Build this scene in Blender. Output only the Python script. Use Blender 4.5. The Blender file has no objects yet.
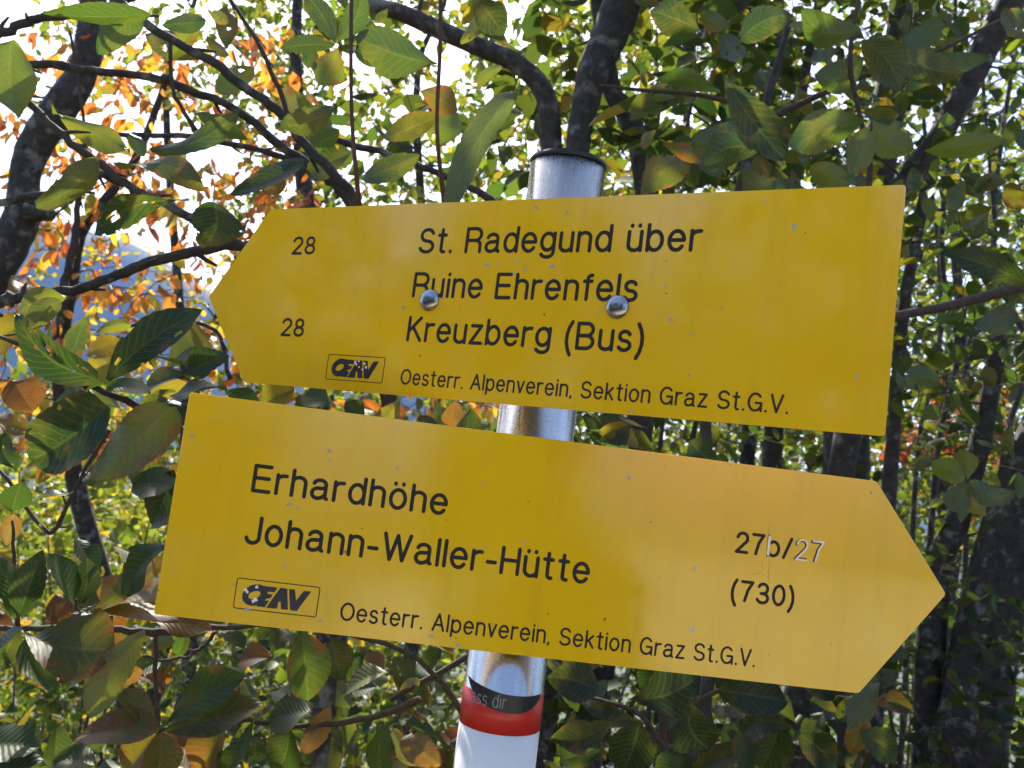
import bpy, math, random
import numpy as np
from mathutils import Vector, Matrix

R = math.radians
rng = np.random.default_rng(11)
random.seed(11)
scene = bpy.context.scene
col = scene.collection

# ------------------------------------------------------------------ camera
F_PX = 897.26
EYE = np.array([0.0, 0.0, 1.62])
CX = np.array([0.99211707, -0.01246181, 0.12469328])
CU = np.array([-0.12531445, -0.09866043, 0.98719928])
CF = np.array([0.0, 0.99504313, 0.09944434])
cam_data = bpy.data.cameras.new("camera")
cam = bpy.data.objects.new("camera", cam_data)
col.objects.link(cam)
m = Matrix.Identity(4)
for i in range(3):
    m[i][0], m[i][1], m[i][2], m[i][3] = CX[i], CU[i], -CF[i], EYE[i]
cam.matrix_world = m
cam_data.sensor_width = 36.0
cam_data.lens = F_PX / 1024 * 36.0
cam_data.clip_start = 0.02
cam_data.clip_end = 20000
cam_data.dof.use_dof = True
cam_data.dof.focus_distance = 0.68
cam_data.dof.aperture_fstop = 16.5
scene.camera = cam

# ------------------------------------------------------------------ light
SUN_AZ, SUN_EL = R(-16), R(47)         # ahead of the lens, high
sdir = Vector((math.sin(SUN_AZ) * math.cos(SUN_EL), math.cos(SUN_AZ) * math.cos(SUN_EL), math.sin(SUN_EL)))
w = bpy.data.worlds.new("World")
scene.world = w
w.use_nodes = True
nt = w.node_tree
nt.nodes.clear()
sky = nt.nodes.new("ShaderNodeTexSky")
sky.sky_type = 'NISHITA'
sky.sun_disc = False
sky.sun_elevation = SUN_EL
sky.sun_rotation = SUN_AZ
sky.altitude = 900
sky.dust_density = 4.5
sky.ozone_density = 0.6
bg = nt.nodes.new("ShaderNodeBackground")
bg.inputs[1].default_value = 0.12
out = nt.nodes.new("ShaderNodeOutputWorld")
nt.links.new(sky.outputs[0], bg.inputs[0])
nt.links.new(bg.outputs[0], out.inputs[0])
sl = bpy.data.lights.new("sun", 'SUN')
sl.energy = 4.2
sl.angle = R(0.53)
sl.color = (1.0, 0.94, 0.85)
sun = bpy.data.objects.new("sun", sl)
sun.rotation_euler = sdir.to_track_quat('Z', 'Y').to_euler()
col.objects.link(sun)
scene.view_settings.view_transform = 'Standard'
scene.view_settings.look = 'None'
scene.view_settings.exposure = 1.7
scene.view_settings.gamma = 1.0
scene.view_settings.use_curve_mapping = False
scene.cycles.max_bounces = 8
scene.cycles.diffuse_bounces = 3
scene.cycles.glossy_bounces = 3
scene.cycles.transmission_bounces = 6
scene.cycles.transparent_max_bounces = 8
scene.cycles.sample_clamp_indirect = 6.0


# ------------------------------------------------------------------ helpers
def P(x, y, d):
    """World position of a surveyed point: photo bearing x, y and distance d (m)."""
    return EYE + d * (CF + CX * (x - 512) / F_PX - CU * (y - 384) / F_PX)


def unit(v):
    v = np.asarray(v, float)
    return v / (np.linalg.norm(v, axis=-1, keepdims=True) + 1e-12)


def tag(o, label=None, cat=None, group=None, kind=None):
    if label: o["label"] = label
    if cat: o["category"] = cat
    if group: o["group"] = group
    if kind: o["kind"] = kind
    return o


def empty(name, loc):
    o = bpy.data.objects.new(name, None)
    o.location = loc
    o.empty_display_size = 0.1
    col.objects.link(o)
    return o


def link(name, me, mat, parent=None, smooth=True):
    o = bpy.data.objects.new(name, me)
    if mat: me.materials.append(mat)
    if smooth:
        me.polygons.foreach_set("use_smooth", [True] * len(me.polygons))
    col.objects.link(o)
    if parent is not None:
        o.parent = parent
        o.matrix_parent_inverse = Matrix.Translation(-Vector(parent.location)) if parent.type == 'EMPTY' and parent.parent is None and tuple(parent.rotation_euler) == (0, 0, 0) else Matrix.Identity(4)
    return o


class MB:
    """Collects polygons into one mesh."""
    def __init__(s):
        s.v, s.f, s.c, s.m, s.mi = [], [], [], [], 0

    def add(s, verts, faces, colr=None):
        o = len(s.v)
        s.v += [tuple(map(float, p)) for p in verts]
        s.f += [tuple(i + o for i in f) for f in faces]
        s.m += [s.mi] * len(faces)
        if colr is not None:
            s.c += [colr] * len(verts)

    def tube(s, pts, rad, n=7, cap=True, bump=0.0):
        pts = np.asarray(pts, float)
        k = len(pts)
        rad = np.broadcast_to(np.asarray(rad, float), (k,))
        tan = unit(np.gradient(pts, axis=0))
        ref = np.array([0, 0, 1.0]) if abs(tan[0][2]) < .9 else np.array([1.0, 0, 0])
        a = unit(np.cross(tan[0], ref))
        V = []
        for i in range(k):
            a = unit(a - tan[i] * (a @ tan[i]))
            b = np.cross(tan[i], a)
            for j in range(n):
                t = 2 * math.pi * j / n
                r = rad[i] * (1 + (bump * (random.random() - .5) if bump else 0))
                V.append(pts[i] + r * (math.cos(t) * a + math.sin(t) * b))
        Fc = []
        for i in range(k - 1):
            for j in range(n):
                q = (j + 1) % n
                Fc.append((i * n + j, i * n + q, (i + 1) * n + q, (i + 1) * n + j))
        if cap:
            Fc.append(tuple(range(n))[::-1])
            Fc.append(tuple((k - 1) * n + j for j in range(n)))
        s.add(V, Fc)

    def box(s, c, h, M3=None):
        c = np.asarray(c, float)
        V = []
        for x in (-1, 1):
            for y in (-1, 1):
                for z in (-1, 1):
                    p = np.array([x * h[0], y * h[1], z * h[2]])
                    V.append(c + (M3 @ p if M3 is not None else p))
        s.add(V, [(0, 1, 3, 2), (4, 6, 7, 5), (0, 4, 5, 1), (2, 3, 7, 6), (0, 2, 6, 4), (1, 5, 7, 3)])

    def build(s, name, mat, parent=None, smooth=True):
        me = bpy.data.meshes.new(name)
        me.from_pydata(s.v, [], s.f)
        if s.c:
            a = me.color_attributes.new("tint", 'FLOAT_COLOR', 'POINT')
            a.data.foreach_set("color", np.asarray(s.c, np.float32).ravel())
        me.update()
        mats = mat if isinstance(mat, (list, tuple)) else [mat]
        me.polygons.foreach_set("material_index", s.m)
        for extra in mats: me.materials.append(extra)
        return link(name, me, None, parent, smooth)


def spline(pts, n=6):
    """Catmull-Rom through the given rows (any width)."""
    p = np.asarray(pts, float)
    if len(p) < 3:
        t = np.linspace(0, 1, n + 1)[:, None]
        return p[0] * (1 - t) + p[-1] * t
    q = np.vstack([2 * p[0] - p[1], p, 2 * p[-1] - p[-2]])
    o = []
    for i in range(1, len(q) - 2):
        for t in np.linspace(0, 1, n, endpoint=False):
            a, b, c, d = q[i - 1], q[i], q[i + 1], q[i + 2]
            o.append(.5 * (2 * b + (c - a) * t + (2 * a - 5 * b + 4 * c - d) * t * t + (3 * b - a - 3 * c + d) * t ** 3))
    o.append(p[-1])
    return np.array(o)


def stem(rows, n=5):
    """rows of (x, y, distance, radius) -> curved centreline and radii."""
    s = spline(rows, n)
    return np.array([P(*r[:3]) for r in s]), np.maximum(s[:, 3], .0006)


# ------------------------------------------------------------------ materials
def new_mat(name):
    mt = bpy.data.materials.new(name)
    mt.use_nodes = True
    n = mt.node_tree
    n.nodes.clear()
    o = n.nodes.new("ShaderNodeOutputMaterial")
    return mt, n, o


def N(n, typ, **kw):
    nd = n.nodes.new(typ)
    for k, v in kw.items():
        if k.startswith("i_"):
            key = k[2:]
            nd.inputs[int(key) if key.isdigit() else key.replace("_", " ")].default_value = v
        else:
            setattr(nd, k, v)
    return nd


def ramp(n, src, stops, interp='LINEAR'):
    r = n.nodes.new("ShaderNodeValToRGB")
    r.color_ramp.interpolation = interp
    e = r.color_ramp.elements
    while len(e) < len(stops): e.new(.5)
    for el, (p, c) in zip(e, stops):
        el.position = p
        el.color = (*c, 1) if len(c) == 3 else c
    n.links.new(src, r.inputs[0])
    return r


def mix(n, fac, a, b, blend='MIX'):
    mx = n.nodes.new("ShaderNodeMix")
    mx.data_type = 'RGBA'
    mx.blend_type = blend
    for sock, val in ((mx.inputs[0], fac), (mx.inputs[6], a), (mx.inputs[7], b)):
        if hasattr(val, "links"):
            n.links.new(val, sock)
        else:
            sock.default_value = val if not isinstance(val, tuple) else (*val, 1)[:4]
    return mx.outputs[2]


def math_node(n, op, a, b=None):
    nd = n.nodes.new("ShaderNodeMath")
    nd.operation = op
    for i, v in enumerate((a, b)):
        if v is None: continue
        if hasattr(v, "links"): n.links.new(v, nd.inputs[i])
        else: nd.inputs[i].default_value = v
    return nd.outputs[0]


def noise(n, scale, detail=4, rough=.6, vec=None):
    t = N(n, "ShaderNodeTexNoise", i_Scale=scale, i_Detail=detail, i_Roughness=rough)
    if vec is not None: n.links.new(vec, t.inputs["Vector"])
    return t.outputs[0]


def mat_sign(seed):
    mt, n, o = new_mat("sign_yellow")
    tc = N(n, "ShaderNodeTexCoord")
    mp = N(n, "ShaderNodeMapping")
    mp.inputs["Location"].default_value = (seed * 3.1, seed * 1.7, 0)
    n.links.new(tc.outputs["Object"], mp.inputs[0])
    v = mp.outputs[0]
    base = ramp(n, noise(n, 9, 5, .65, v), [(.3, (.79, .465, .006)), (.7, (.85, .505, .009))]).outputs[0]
    # washed stains, strengthened to paint in mottled reflections
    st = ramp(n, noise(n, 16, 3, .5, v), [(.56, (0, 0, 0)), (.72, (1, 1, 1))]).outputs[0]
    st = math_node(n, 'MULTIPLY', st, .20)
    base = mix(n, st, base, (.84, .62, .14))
    # small chips to grey primer
    ch = ramp(n, noise(n, 95, 2, .5, v), [(.765, (0, 0, 0)), (.785, (1, 1, 1))]).outputs[0]
    base = mix(n, ch, base, (.42, .40, .38))
    # brown specks
    sp = ramp(n, noise(n, 210, 1, .4, v), [(.80, (0, 0, 0)), (.82, (1, 1, 1))]).outputs[0]
    base = mix(n, math_node(n, 'MULTIPLY', sp, .8), base, (.10, .06, .02))
    m2 = N(n, "ShaderNodeMapping")
    m2.inputs["Scale"].default_value = (60, 60, 5)
    n.links.new(v, m2.inputs[0])
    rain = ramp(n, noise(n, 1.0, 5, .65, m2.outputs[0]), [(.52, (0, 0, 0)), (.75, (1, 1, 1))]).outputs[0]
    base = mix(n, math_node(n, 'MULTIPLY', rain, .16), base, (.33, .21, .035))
    smear_mottle = ramp(n, noise(n, 5, 6, .75, v), [(.5, (0, 0, 0)), (.8, (1, 1, 1))]).outputs[0]  # grime smears, darkened to paint in the same mottled reflections
    base = mix(n, math_node(n, 'MULTIPLY', smear_mottle, .34), base, (.58, .37, .03))
    m3 = N(n, "ShaderNodeMapping")
    m3.inputs["Scale"].default_value = (4, 4, 160)
    m3.inputs["Rotation"].default_value = (0, .5, 0)
    n.links.new(v, m3.inputs[0])
    scr = ramp(n, noise(n, 1.0, 3, .6, m3.outputs[0]), [(.70, (0, 0, 0)), (.73, (1, 1, 1))]).outputs[0]
    base = mix(n, math_node(n, 'MULTIPLY', scr, .16), base, (.45, .36, .14))
    b = N(n, "ShaderNodeBsdfPrincipled")
    n.links.new(base, b.inputs["Base Color"])
    rr = ramp(n, noise(n, 30, 5, .7, v), [(.3, (.05, .05, .05)), (.75, (.15, .15, .15))]).outputs[0]
    n.links.new(rr, b.inputs["Roughness"])
    b.inputs["IOR"].default_value = 1.62
    bp = N(n, "ShaderNodeBump", i_Strength=.05, i_Distance=.0006)
    n.links.new(noise(n, 140, 3, .6, v), bp.inputs["Height"])
    n.links.new(bp.outputs[0], b.inputs["Normal"])
    n.links.new(b.outputs[0], o.inputs[0])
    return mt


def mat_plain(name, c, rough=.5, metal=0.0, var=.15, scale=60, ior=1.45):
    mt, n, o = new_mat(name)
    tc = N(n, "ShaderNodeTexCoord")
    nz = noise(n, scale, 4, .6, tc.outputs["Object"])
    d = tuple(x * (1 - var) for x in c)
    u = tuple(min(1, x * (1 + var)) for x in c)
    cl = ramp(n, nz, [(.3, d), (.7, u)]).outputs[0]
    b = N(n, "ShaderNodeBsdfPrincipled", i_Roughness=rough, i_Metallic=metal, i_IOR=ior)
    n.links.new(cl, b.inputs["Base Color"])
    n.links.new(b.outputs[0], o.inputs[0])
    return mt


def mat_alu():
    mt, n, o = new_mat("brushed_aluminium")
    tc = N(n, "ShaderNodeTexCoord")
    mp = N(n, "ShaderNodeMapping")
    mp.inputs["Scale"].default_value = (1, 1, .12)
    n.links.new(tc.outputs["Object"], mp.inputs[0])
    st = noise(n, 170, 5, .7, mp.outputs[0])
    sp = noise(n, 420, 3, .7, tc.outputs["Object"])
    cl = ramp(n, st, [(.25, (.50, .50, .485)), (.75, (.72, .71, .69))]).outputs[0]
    cl = mix(n, ramp(n, sp, [(.62, (0, 0, 0)), (.75, (.6, .6, .6))]).outputs[0], cl, (.36, .36, .36))
    b = N(n, "ShaderNodeBsdfPrincipled", i_Metallic=1.0)
    n.links.new(cl, b.inputs["Base Color"])
    n.links.new(ramp(n, sp, [(.3, (.17, .17, .17)), (.7, (.30, .30, .30))]).outputs[0], b.inputs["Roughness"])
    bp = N(n, "ShaderNodeBump", i_Strength=.12, i_Distance=.0004)
    n.links.new(st, bp.inputs["Height"])
    n.links.new(bp.outputs[0], b.inputs["Normal"])
    n.links.new(b.outputs[0], o.inputs[0])
    return mt


def mat_paint(name, c, marks=False):
    mt, n, o = new_mat(name)
    tc = N(n, "ShaderNodeTexCoord")
    v = tc.outputs["Object"]
    cl = ramp(n, noise(n, 25, 4, .6, v), [(.3, tuple(x * .9 for x in c)), (.7, c)]).outputs[0]
    if marks:
        k = ramp(n, noise(n, 130, 4, .75, v), [(.69, (0, 0, 0)), (.72, (1, 1, 1))]).outputs[0]
        cl = mix(n, math_node(n, 'MULTIPLY', k, .75), cl, (.12, .11, .13))
    b = N(n, "ShaderNodeBsdfPrincipled", i_Roughness=.35)
    n.links.new(cl, b.inputs["Base Color"])
    n.links.new(b.outputs[0], o.inputs[0])
    return mt


def mat_bark(name, dark, light, lichen=.0, scale=1.0):
    mt, n, o = new_mat(name)
    tc = N(n, "ShaderNodeTexCoord")
    v = tc.outputs["Object"]
    cl = ramp(n, noise(n, 38 * scale, 6, .7, v), [(.3, dark), (.75, light)]).outputs[0]
    if lichen:
        k = ramp(n, noise(n, 24 * scale, 3, .55, v), [(.60 - .05 * lichen, (0, 0, 0)), (.68, (1, 1, 1))]).outputs[0]
        cl = mix(n, math_node(n, 'MULTIPLY', k, .55), cl, (.27, .27, .24))
    b = N(n, "ShaderNodeBsdfPrincipled", i_Roughness=.85)
    n.links.new(cl, b.inputs["Base Color"])
    bp = N(n, "ShaderNodeBump", i_Strength=.6, i_Distance=.006 / scale)
    n.links.new(noise(n, 70 * scale, 6, .7, v), bp.inputs["Height"])
    n.links.new(bp.outputs[0], b.inputs["Normal"])
    n.links.new(b.outputs[0], o.inputs[0])
    return mt


def mat_leaf(name, trans=.45, rough=.42, under=None, veins=False, spec=.5):
    """Thin leaf: reflection + light passing through; colour from the leaf's own tint, alpha of the tint = age."""
    mt, n, o = new_mat(name)
    at = N(n, "ShaderNodeAttribute", attribute_name="tint")
    c = at.outputs["Color"]
    age = at.outputs["Alpha"]
    tc = N(n, "ShaderNodeTexCoord")
    ob = tc.outputs["Object"]
    if veins:
        uv = N(n, "ShaderNodeUVMap")
        sx = N(n, "ShaderNodeSeparateXYZ")
        n.links.new(uv.outputs[0], sx.inputs[0])
        av = math_node(n, 'ABSOLUTE', sx.outputs[1])
        q = math_node(n, 'SUBTRACT', math_node(n, 'MULTIPLY', sx.outputs[0], 10.0), math_node(n, 'MULTIPLY', av, 2.6))
        q = math_node(n, 'ADD', q, math_node(n, 'MULTIPLY', noise(n, 30, 3, .6, ob), 1.1))
        fr = math_node(n, 'ABSOLUTE', math_node(n, 'SUBTRACT', math_node(n, 'FRACT', q), .5))
        side = ramp(n, fr, [(.03, (1, 1, 1)), (.10, (0, 0, 0))]).outputs[0]
        mid = ramp(n, av, [(.025, (1, 1, 1)), (.07, (0, 0, 0))]).outputs[0]
        vn = math_node(n, 'MAXIMUM', side, mid)
        fine = noise(n, 260, 3, .6, ob)
        c = mix(n, .35, c, mix(n, fine, (.4, .4, .4), (1.35, 1.35, 1.2)), 'MULTIPLY')
        # ageing: brown blotches that spread between the veins and from the rim
        bl = math_node(n, 'ADD', noise(n, 38, 5, .7, ob), math_node(n, 'MULTIPLY', math_node(n, 'MULTIPLY', av, av), .16))
        bl = math_node(n, 'ADD', bl, math_node(n, 'MULTIPLY', fr, .12))
        bm = ramp(n, math_node(n, 'ADD', bl, math_node(n, 'MULTIPLY', age, .34)), [(.72, (0, 0, 0)), (.84, (1, 1, 1))]).outputs[0]
        yl = ramp(n, math_node(n, 'ADD', noise(n, 17, 4, .65, ob), math_node(n, 'MULTIPLY', age, .30)), [(.50, (0, 0, 0)), (.80, (1, 1, 1))]).outputs[0]
        c = mix(n, math_node(n, 'MULTIPLY', yl, .5), c, (.16, .125, .020))
        c = mix(n, bm, c, (.115, .052, .016))
        c = mix(n, math_node(n, 'MULTIPLY', vn, .10), c, (.26, .27, .10))
    else:
        c = mix(n, .4, c, mix(n, noise(n, 60, 3, .6, ob), (.5, .5, .5), (1.4, 1.4, 1.3)), 'MULTIPLY')
    geo = N(n, "ShaderNodeNewGeometry")
    face = c
    if under is not None:
        face = mix(n, math_node(n, 'MULTIPLY', geo.outputs["Backfacing"], under[1]), c, under[0])
    pr = N(n, "ShaderNodeBsdfPrincipled", i_Roughness=rough)
    pr.inputs["Specular IOR Level"].default_value = spec
    n.links.new(face, pr.inputs["Base Color"])
    tr = N(n, "ShaderNodeBsdfTranslucent")
    tcol = mix(n, 1.0, c, (2.1, 1.95, .85), 'MULTIPLY')
    n.links.new(tcol, tr.inputs[0])
    if veins:
        bp = N(n, "ShaderNodeBump", i_Strength=.2, i_Distance=.0018)
        n.links.new(math_node(n, 'ADD', math_node(n, 'MULTIPLY', fr, -1.6), math_node(n, 'MULTIPLY', noise(n, 180, 3, .6, ob), .25)), bp.inputs["Height"])
        n.links.new(bp.outputs[0], pr.inputs["Normal"])
    ms = N(n, "ShaderNodeMixShader", i_0=trans)
    n.links.new(pr.outputs[0], ms.inputs[1])
    n.links.new(tr.outputs[0], ms.inputs[2])
    n.links.new(ms.outputs[0], o.inputs[0])
    return mt


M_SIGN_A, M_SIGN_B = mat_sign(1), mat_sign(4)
M_INK = mat_plain("engraved_black", (.020, .016, .013), .75, var=.3, scale=300)
M_LOGO = mat_plain("emblem_black", (.020, .022, .032), .45, var=.3, scale=200)
M_CHIP = mat_plain("exposed_white_core", (.88, .78, .66), .7, var=.1, scale=500)
M_GREYCHIP = mat_plain("bare_grey_primer", (.36, .36, .38), .6, var=.3, scale=400)
M_SCRATCH = mat_plain("scratch_brown", (.30, .19, .03), .6, var=.3, scale=300)
M_ALU = mat_alu()
M_BOLT = mat_plain("bolt_steel", (.34, .35, .37), .22, metal=1.0, var=.12, scale=300)
M_RUBBER = mat_plain("black_cap", (.012, .012, .014), .5)
M_RED = mat_paint("band_red", (.56, .026, .018))
M_WHITE = mat_paint("band_white", (.82, .80, .77), marks=True)
M_STICKER = mat_plain("sticker_black", (.014, .015, .017), .4, var=.4, scale=90)
M_STICKTXT = mat_plain("sticker_text_grey", (.26, .27, .27), .6)
M_BARK = mat_bark("dark_bark", (.012, .010, .008), (.075, .064, .052), lichen=.7)
M_BARKL = mat_bark("lichen_bark", (.014, .012, .010), (.080, .070, .058), lichen=1.2)
M_TWIG = mat_bark("twig_bark", (.030, .020, .014), (.085, .060, .044), scale=4)
M_REDTWIG = mat_bark("red_twig_bark", (.060, .024, .016), (.11, .050, .032), scale=5)
M_BIGLEAF = mat_leaf("pleated_leaf", .46, .48, under=((.20, .24, .13), .35), veins=True, spec=.45)
M_LEAF = mat_leaf("green_leaf", .5, .45, under=((.12, .16, .06), .25), spec=.3)
M_AUTUMN = mat_leaf("autumn_leaf", .55, .5)

# ------------------------------------------------------------------ terrain
def ground_z(x, y):
    """A wooded crest: level clearing behind the viewer, slope falling away beyond the post."""
    x = np.asarray(x, float); y = np.asarray(y, float)
    f = np.clip(y - 1.2, 0, None)
    z = -np.minimum(f * .30, 60 + 0 * f) - np.clip(-x - 1, 0, 40) * .12
    z = z - np.where(y > 60, (y - 60) * .12, 0).clip(0, 120)
    b = np.clip(-y - 12, 0, None)
    z = z - b * .05
    z = z + .10 * np.sin(x * 1.3 + .4) * np.sin(y * 1.1) * np.clip(np.hypot(x, y) - .8, 0, 1)
    return z


def sheet(name, xs, ys, zf, mat, kind):
    X, Y = np.meshgrid(xs, ys)
    Z = zf(X, Y)
    V = np.stack([X, Y, Z], -1).reshape(-1, 3)
    nx, ny = len(xs), len(ys)
    i = np.arange(nx - 1)[None, :] + nx * np.arange(ny - 1)[:, None]
    Fc = np.stack([i, i + 1, i + nx + 1, i + nx], -1).reshape(-1, 4)
    me = bpy.data.meshes.new(name)
    me.from_pydata(V.tolist(), [], Fc.tolist())
    return tag(link(name, me, mat), kind=kind)


def grade(a, b, lo, n):
    """Grid lines from a to b, dense around zero."""
    t = np.linspace(-1, 1, n)
    s = np.sign(t) * (np.abs(t) * lo + (np.abs(t) ** 4) * (1 - lo))
    return np.where(s < 0, -s * a, s * b)


mt, n, o = new_mat("forest_floor")
tc = N(n, "ShaderNodeTexCoord")
v = tc.outputs["Object"]
c1 = ramp(n, noise(n, 1.2, 6, .7, v), [(.3, (.040, .030, .018)), (.55, (.075, .060, .028)), (.75, (.060, .085, .025))]).outputs[0]
vo = N(n, "ShaderNodeTexVoronoi", i_Scale=22.0)
n.links.new(v, vo.inputs["Vector"])
lf = ramp(n, vo.outputs["Distance"], [(.0, (.17, .10, .035)), (.5, (.05, .035, .02))]).outputs[0]
c1 = mix(n, .5, c1, lf)
ln = N(n, "ShaderNodeVectorMath", operation='LENGTH')
n.links.new(v, ln.inputs[0])
far = N(n, "ShaderNodeMapRange", i_From_Min=25.0, i_From_Max=70.0)
n.links.new(ln.outputs["Value"], far.inputs[0])
c1 = mix(n, far.outputs[0], c1, ramp(n, noise(n, .05, 6, .7, v), [(.35, (.022, .036, .014)), (.7, (.07, .085, .028))]).outputs[0])
b = N(n, "ShaderNodeBsdfPrincipled", i_Roughness=.9)
n.links.new(c1, b.inputs["Base Color"])
bp = N(n, "ShaderNodeBump", i_Strength=.7, i_Distance=.03)
n.links.new(noise(n, 18, 6, .7, v), bp.inputs["Height"])
n.links.new(bp.outputs[0], b.inputs["Normal"])
n.links.new(b.outputs[0], o.inputs[0])
M_GROUND = mt
sheet("ground", grade(-6000, 6000, .01, 181), grade(-6000, 6000, .01, 181), ground_z, M_GROUND, "structure")


mt, n, o = new_mat("bounce_gravel")  # unseen pale ground added behind the viewer to bounce light onto the signs
tc = N(n, "ShaderNodeTexCoord")
v = tc.outputs["Object"]
c1 = ramp(n, noise(n, 2.5, 7, .75, v), [(.3, (.34, .29, .20)), (.6, (.50, .45, .34)), (.8, (.38, .35, .20))]).outputs[0]
b = N(n, "ShaderNodeBsdfPrincipled", i_Roughness=.95)
n.links.new(c1, b.inputs["Base Color"])
n.links.new(b.outputs[0], o.inputs[0])
V, Fc = [], []
ys_ = np.concatenate([np.linspace(-1.3, -14, 70), np.linspace(-15, -60, 50)])
xs_ = np.linspace(0, 1, 40)
for y_ in ys_:
    near_ = min(max((-y_ - 7.5) / 4, 0), 1)
    xl_, xr_ = -9.0 * (1 - near_) + near_ * (1.15 - .30 * y_ * .9), 9.0 - 1.0 * y_
    for t_ in xs_:
        x_ = xl_ + (xr_ - xl_) * t_
        V.append((x_, y_, float(ground_z(x_, y_)) + .05))
for a_ in range(119):
    for b_ in range(39):
        q_ = a_ * 40 + b_
        Fc.append((q_, q_ + 40, q_ + 41, q_ + 1))
me = bpy.data.meshes.new("bounce_ground")
me.from_pydata(V, [], Fc)
tag(link("bounce_ground", me, mt), kind="structure")


def hill_z(x, y):
    r = 600 * np.exp(-((x + 1150) / 620) ** 2) * np.exp(-((y - 2000) / 420) ** 2)
    r += 330 * np.exp(-((x + 150) / 620) ** 2) * np.exp(-((y - 2100) / 300) ** 2)
    r += 300 * np.exp(-((x - 1100) / 600) ** 2) * np.exp(-((y - 2400) / 350) ** 2)
    r += 16 * np.sin(x * .011 + 1) * np.sin(y * .009) + 8 * np.sin(x * .03) * np.cos(y * .021)
    return r - 175


mt, n, o = new_mat("wooded_hill")
tc = N(n, "ShaderNodeTexCoord")
v = tc.outputs["Object"]
c1 = ramp(n, noise(n, .035, 6, .75, v), [(.35, (.018, .030, .014)), (.6, (.045, .060, .022)), (.75, (.10, .085, .03))]).outputs[0]
b = N(n, "ShaderNodeBsdfPrincipled", i_Roughness=.95)
n.links.new(c1, b.inputs["Base Color"])
n.links.new(b.outputs[0], o.inputs[0])
sheet("hills", np.linspace(-2600, 2600, 160), np.linspace(1200, 3000, 90), hill_z, mt, "structure")

# ------------------------------------------------------------------ haze
mt, n, o = new_mat("valley_haze")
pv = N(n, "ShaderNodeVolumePrincipled")
pv.inputs["Color"].default_value = (.26, .46, 1.0, 1)
pv.inputs["Density"].default_value = 0.00011
pv.inputs["Anisotropy"].default_value = 0.2
n.links.new(pv.outputs[0], o.inputs["Volume"])
hz = MB()
hz.box((0, 0, 60), (6400, 6400, 640))
HAZE = True
if HAZE:
    hazeo = hz.build("haze", mt, None, False)
    tag(hazeo, kind="stuff")

# ------------------------------------------------------------------ sign post
PX, PY, Z0 = .0227, .6946, 1.62
RAD = .03


def ring_tube(mb, r0, z0, z1, r_in=None, n=64):
    V, Fc = [], []
    for z in (z0, z1):
        for j in range(n):
            t = 2 * math.pi * j / n
            V.append((PX + r0 * math.cos(t), PY + r0 * math.sin(t), z))
    for j in range(n):
        q = (j + 1) % n
        Fc.append((j, q, n + q, n + j))
    Fc.append(tuple(range(n))[::-1])
    Fc.append(tuple(range(n, 2 * n)))
    mb.add(V, Fc)


post = empty("signpost", (PX, PY, 0))
tag(post, "round aluminium post with red and white trail band, carrying both arrow signs", "signpost")
mb = MB(); ring_tube(mb, RAD, -.35, Z0 + .247); mb.build("pole", M_ALU, post)
mb = MB(); ring_tube(mb, RAD + .0004, Z0 + .2472, Z0 + .2508); ring_tube(mb, RAD - .002, Z0 + .2509, Z0 + .2525); mb.build("cap", M_RUBBER, post)
mb = MB(); ring_tube(mb, RAD + .0005, Z0 - .1854, Z0 - .1588); mb.build("red_band", M_RED, post)
mb = MB(); ring_tube(mb, RAD + .0004, Z0 - .33, Z0 - .1856); mb.build("white_band", M_WHITE, post)


def flat_shade(o):
    """Smooth sides, crisp rims."""
    me = o.data
    me.polygons.foreach_set("use_smooth", [len(p.vertices) == 4 for p in me.polygons])


for ch in post.children: flat_shade(ch)


# --- single-line lettering in the manner of an engraved sign
def A(cx, cy, rx, ry, a0, a1, n=14):
    n = max(3, int(n * abs(a1 - a0) / 180))
    return [(cx + rx * math.cos(R(t)), cy + ry * math.sin(R(t))) for t in np.linspace(a0, a1, n)]


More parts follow.
